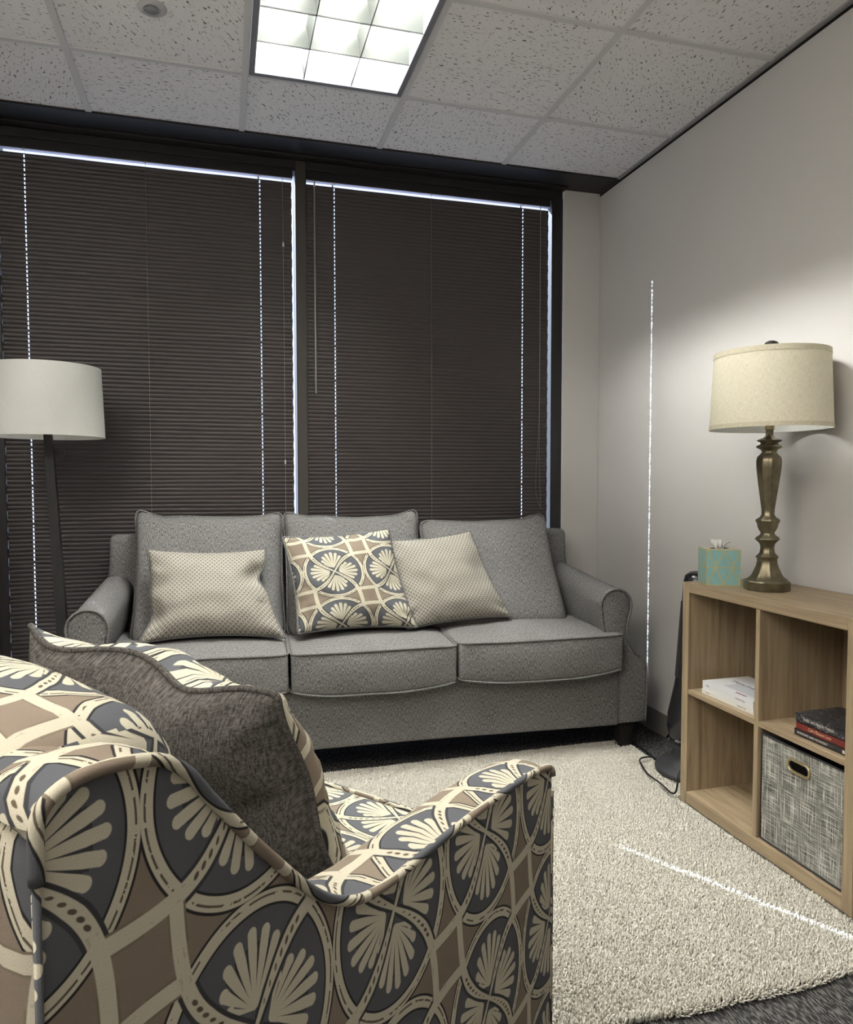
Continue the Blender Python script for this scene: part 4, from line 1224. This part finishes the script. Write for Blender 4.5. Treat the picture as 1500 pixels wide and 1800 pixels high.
# tissue: crumpled folded sheet rising from the slot
b = MB(); rows = []
for i_ in range(9):
    t_ = i_/8; row = []
    for k in range(17):
        a_ = -1 + 2*k/16
        x = a_*(0.014+0.010*t_) + 0.004*math.sin(6*t_+k)
        y = 0.010*math.sin(k*1.1+t_*2)*(0.4+t_) 
        zz = H_-0.012 + 0.040*t_ + 0.004*math.sin(k*0.9+1)*t_
        if t_ > 0.7: x += (t_-0.7)*0.05*max(0, a_); zz -= (t_-0.7)*0.03*max(0, a_)
        row.append(b.bm.verts.new((x, y, zz)))
    rows.append(row)
for i_ in range(8):
    for k in range(16): b.face([rows[i_][k], rows[i_][k+1], rows[i_+1][k+1], rows[i_+1][k]])
ts_ = b.build('tissue', simple('white tissue', (0.80, 0.80, 0.77), 0.9), tb, smooth=True)

# ------------------------------------------------------------------ floor lamp
m_lampw = shade_mat('white cloth shade', (0.66, 0.67, 0.64), (0.74, 0.75, 0.71), 0.1)
m_black = Mat('black wood grain pole', 0.45, 0.4); _x = m_black.noise(m_black.coords('Object', (60, 60, 5)), 1, 3); m_black.col(m_black.mix(_x, (0.006, 0.006, 0.006), (0.024, 0.022, 0.021))); m_black = m_black.m
FLX, FLY = -0.652, 3.10
flm = empty('floor_lamp', (-0.590, 3.10, 0)); tag(flm, 'black floor lamp with a white drum shade standing at the left end of the sofa', 'lamp')
dx = FLX + 0.590
def pz(z): return dx*(z)/1.36
b = MB(); ws = [(0.0, 0.021), (0.4, 0.020), (0.9, 0.018), (1.25, 0.016), (1.40, 0.014)]
rings = []
for z_, w_ in ws:
    x_ = pz(z_); w2 = w_*0.8; zz = z_+0.02 if z_ == 0 else z_
    rings.append([(x_-w_, -w2, zz), (x_+w_, -w2, zz), (x_+w_, w2, zz), (x_-w_, w2, zz)])
b.loft(rings); b.build('pole', m_black, flm)
MB().lathe([(0.135, 0.0), (0.137, 0.004), (0.135, 0.020), (0.128, 0.024)], 48).build('base', m_black, flm, auto=40)
MB().box((pz(1.28)+0.014, -0.008, 1.286), (pz(1.28)+0.044, 0.008, 1.300), 0.002).box((pz(1.28)+0.034, -0.011, 1.262), (pz(1.28)+0.052, 0.011, 1.305), 0.003).build('switch', m_black, flm)
shd = empty('tmp', (0, 0, 0)); bpy.data.objects.remove(shd)
so = drum(flm, 0.2060, 0.1960, 1.352, 1.622, m_lampw, m_linen_in); so.location = (pz(1.40), 0, 0)
MB().lathe([(0.014, 1.39), (0.016, 1.40), (0.016, 1.45), (0.01, 1.46)], 16, (pz(1.4), 0)).build('socket', m_black, flm, auto=40)
sp_ = MB()
for k in range(3):
    a_ = 2*PI*k/3+0.4; sp_.tube([(pz(1.4), 0, 1.455), (pz(1.4)+0.205*math.cos(a_)*0.98, 0.205*math.sin(a_)*0.98, 1.40)], 0.002, 6)
sp_.build('spider', m_black, flm)

# ------------------------------------------------------------------ tower fan behind the bookcase end
m_gloss = simple('glossy black plastic', (0.014, 0.014, 0.016), 0.22, 0.5); m_matb = simple('matte black plastic', (0.03, 0.03, 0.032), 0.6, 0.3)
tf = empty('tower_fan', (1.800, 2.425, 0)); tag(tf, 'slim black tower fan standing in the gap behind the bookcase end', 'fan')
def ov(a, z): return 1.0
MB().lathe([(0.080, 0.115), (0.095, 0.14), (0.107, 0.20), (0.104, 0.25), (0.096, 0.29), (0.082, 0.36), (0.072, 0.43), (0.064, 0.55), (0.058, 0.68), (0.052, 0.78), (0.046, 0.806), (0.028, 0.820), (0.0, 0.824)], 40, capt=False).build('body', m_gloss, tf, smooth=True)
MB().lathe([(0.150, 0.020), (0.152, 0.032), (0.146, 0.042), (0.120, 0.055), (0.092, 0.075), (0.084, 0.118)], 40).build('base', m_matb, tf, auto=50)
b = MB(); b.lathe([(0.1085, 0.130), (0.1098, 0.137), (0.1085, 0.144)], 40, capb=False, capt=False); b.build('band', m_matb, tf, smooth=True)
g = MB()
for k in range(14):
    a_ = PI + (-0.9+1.8*k/13); g.tube([(0.107*math.cos(a_)*0.72, 0.107*math.sin(a_)*0.72, 0.40), (0.058*math.cos(a_), 0.058*math.sin(a_), 0.70)], 0.002, 4)
g.build('grille', m_matb, tf)
MB().box((-0.1120, -0.052, 0.162), (-0.100, -0.028, 0.167)).build('badge', simple('silver badge', (0.5, 0.5, 0.52), 0.3, 0.5, 0.8), tf)

# black power cord on the rug
cp = [(1.775, 2.93, 0.006), (1.762, 2.85, 0.006), (1.758, 2.78, 0.006), (1.752, 2.70, 0.008), (1.745, 2.64, 0.008), (1.733, 2.585, 0.012), (1.70, 2.575, 0.032), (1.655, 2.570, 0.034), (1.628, 2.545, 0.034), (1.605, 2.485, 0.034), (1.585, 2.42, 0.034), (1.583, 2.365, 0.034), (1.580, 2.315, 0.034), (1.572, 2.262, 0.034), (1.574, 2.245, 0.034), (1.590, 2.247, 0.036), (1.598, 2.248, 0.070), (1.605, 2.256, 0.098), (1.640, 2.272, 0.112), (1.680, 2.31, 0.10)]
b = MB(); b.tube(polyline(cp, 6), 0.0034, 8)
o = b.build('power_cord', simple('black rubber cord', (0.01, 0.01, 0.01), 0.5), smooth=True)
tag(o, 'black power cord looping over the rug between sofa leg and bookcase', 'cord')

# ------------------------------------------------------------------ unseen uplight floor lamp by the left wall, added to brighten the ceiling
TX, TY = -1.12, 0.10
tc = empty('added_torchiere', (TX, TY, 0)); tag(tc, 'unseen black uplight floor lamp behind the patterned armchair, added to brighten the ceiling', 'lamp')
MB().lathe([(0.14, 0.0), (0.142, 0.01), (0.13, 0.022), (0.02, 0.034), (0.012, 0.06), (0.012, 1.72), (0.03, 1.73)], 32).build('stand', m_black, tc, auto=50)
MB().lathe([(0.03, 1.725), (0.09, 1.745), (0.15, 1.79), (0.17, 1.83), (0.166, 1.83), (0.146, 1.795), (0.088, 1.752), (0.028, 1.735)], 40, capb=True, capt=True).build('bowl', m_linen_in, tc, auto=60)
ld = bpy.data.lights.new('added_torchiere_fill', 'SPOT'); ld.energy = 360; ld.spot_size = math.radians(150); ld.spot_blend = 0.6; ld.shadow_soft_size = 0.08; ld.color = (1.0, 0.96, 0.90)
lo_ = bpy.data.objects.new('bulb', ld); C.objects.link(lo_); lo_.parent = tc; lo_.location = (0, 0, 1.80); lo_.rotation_euler = (PI, 0, 0)  # fill light of the added uplight, aimed at the ceiling
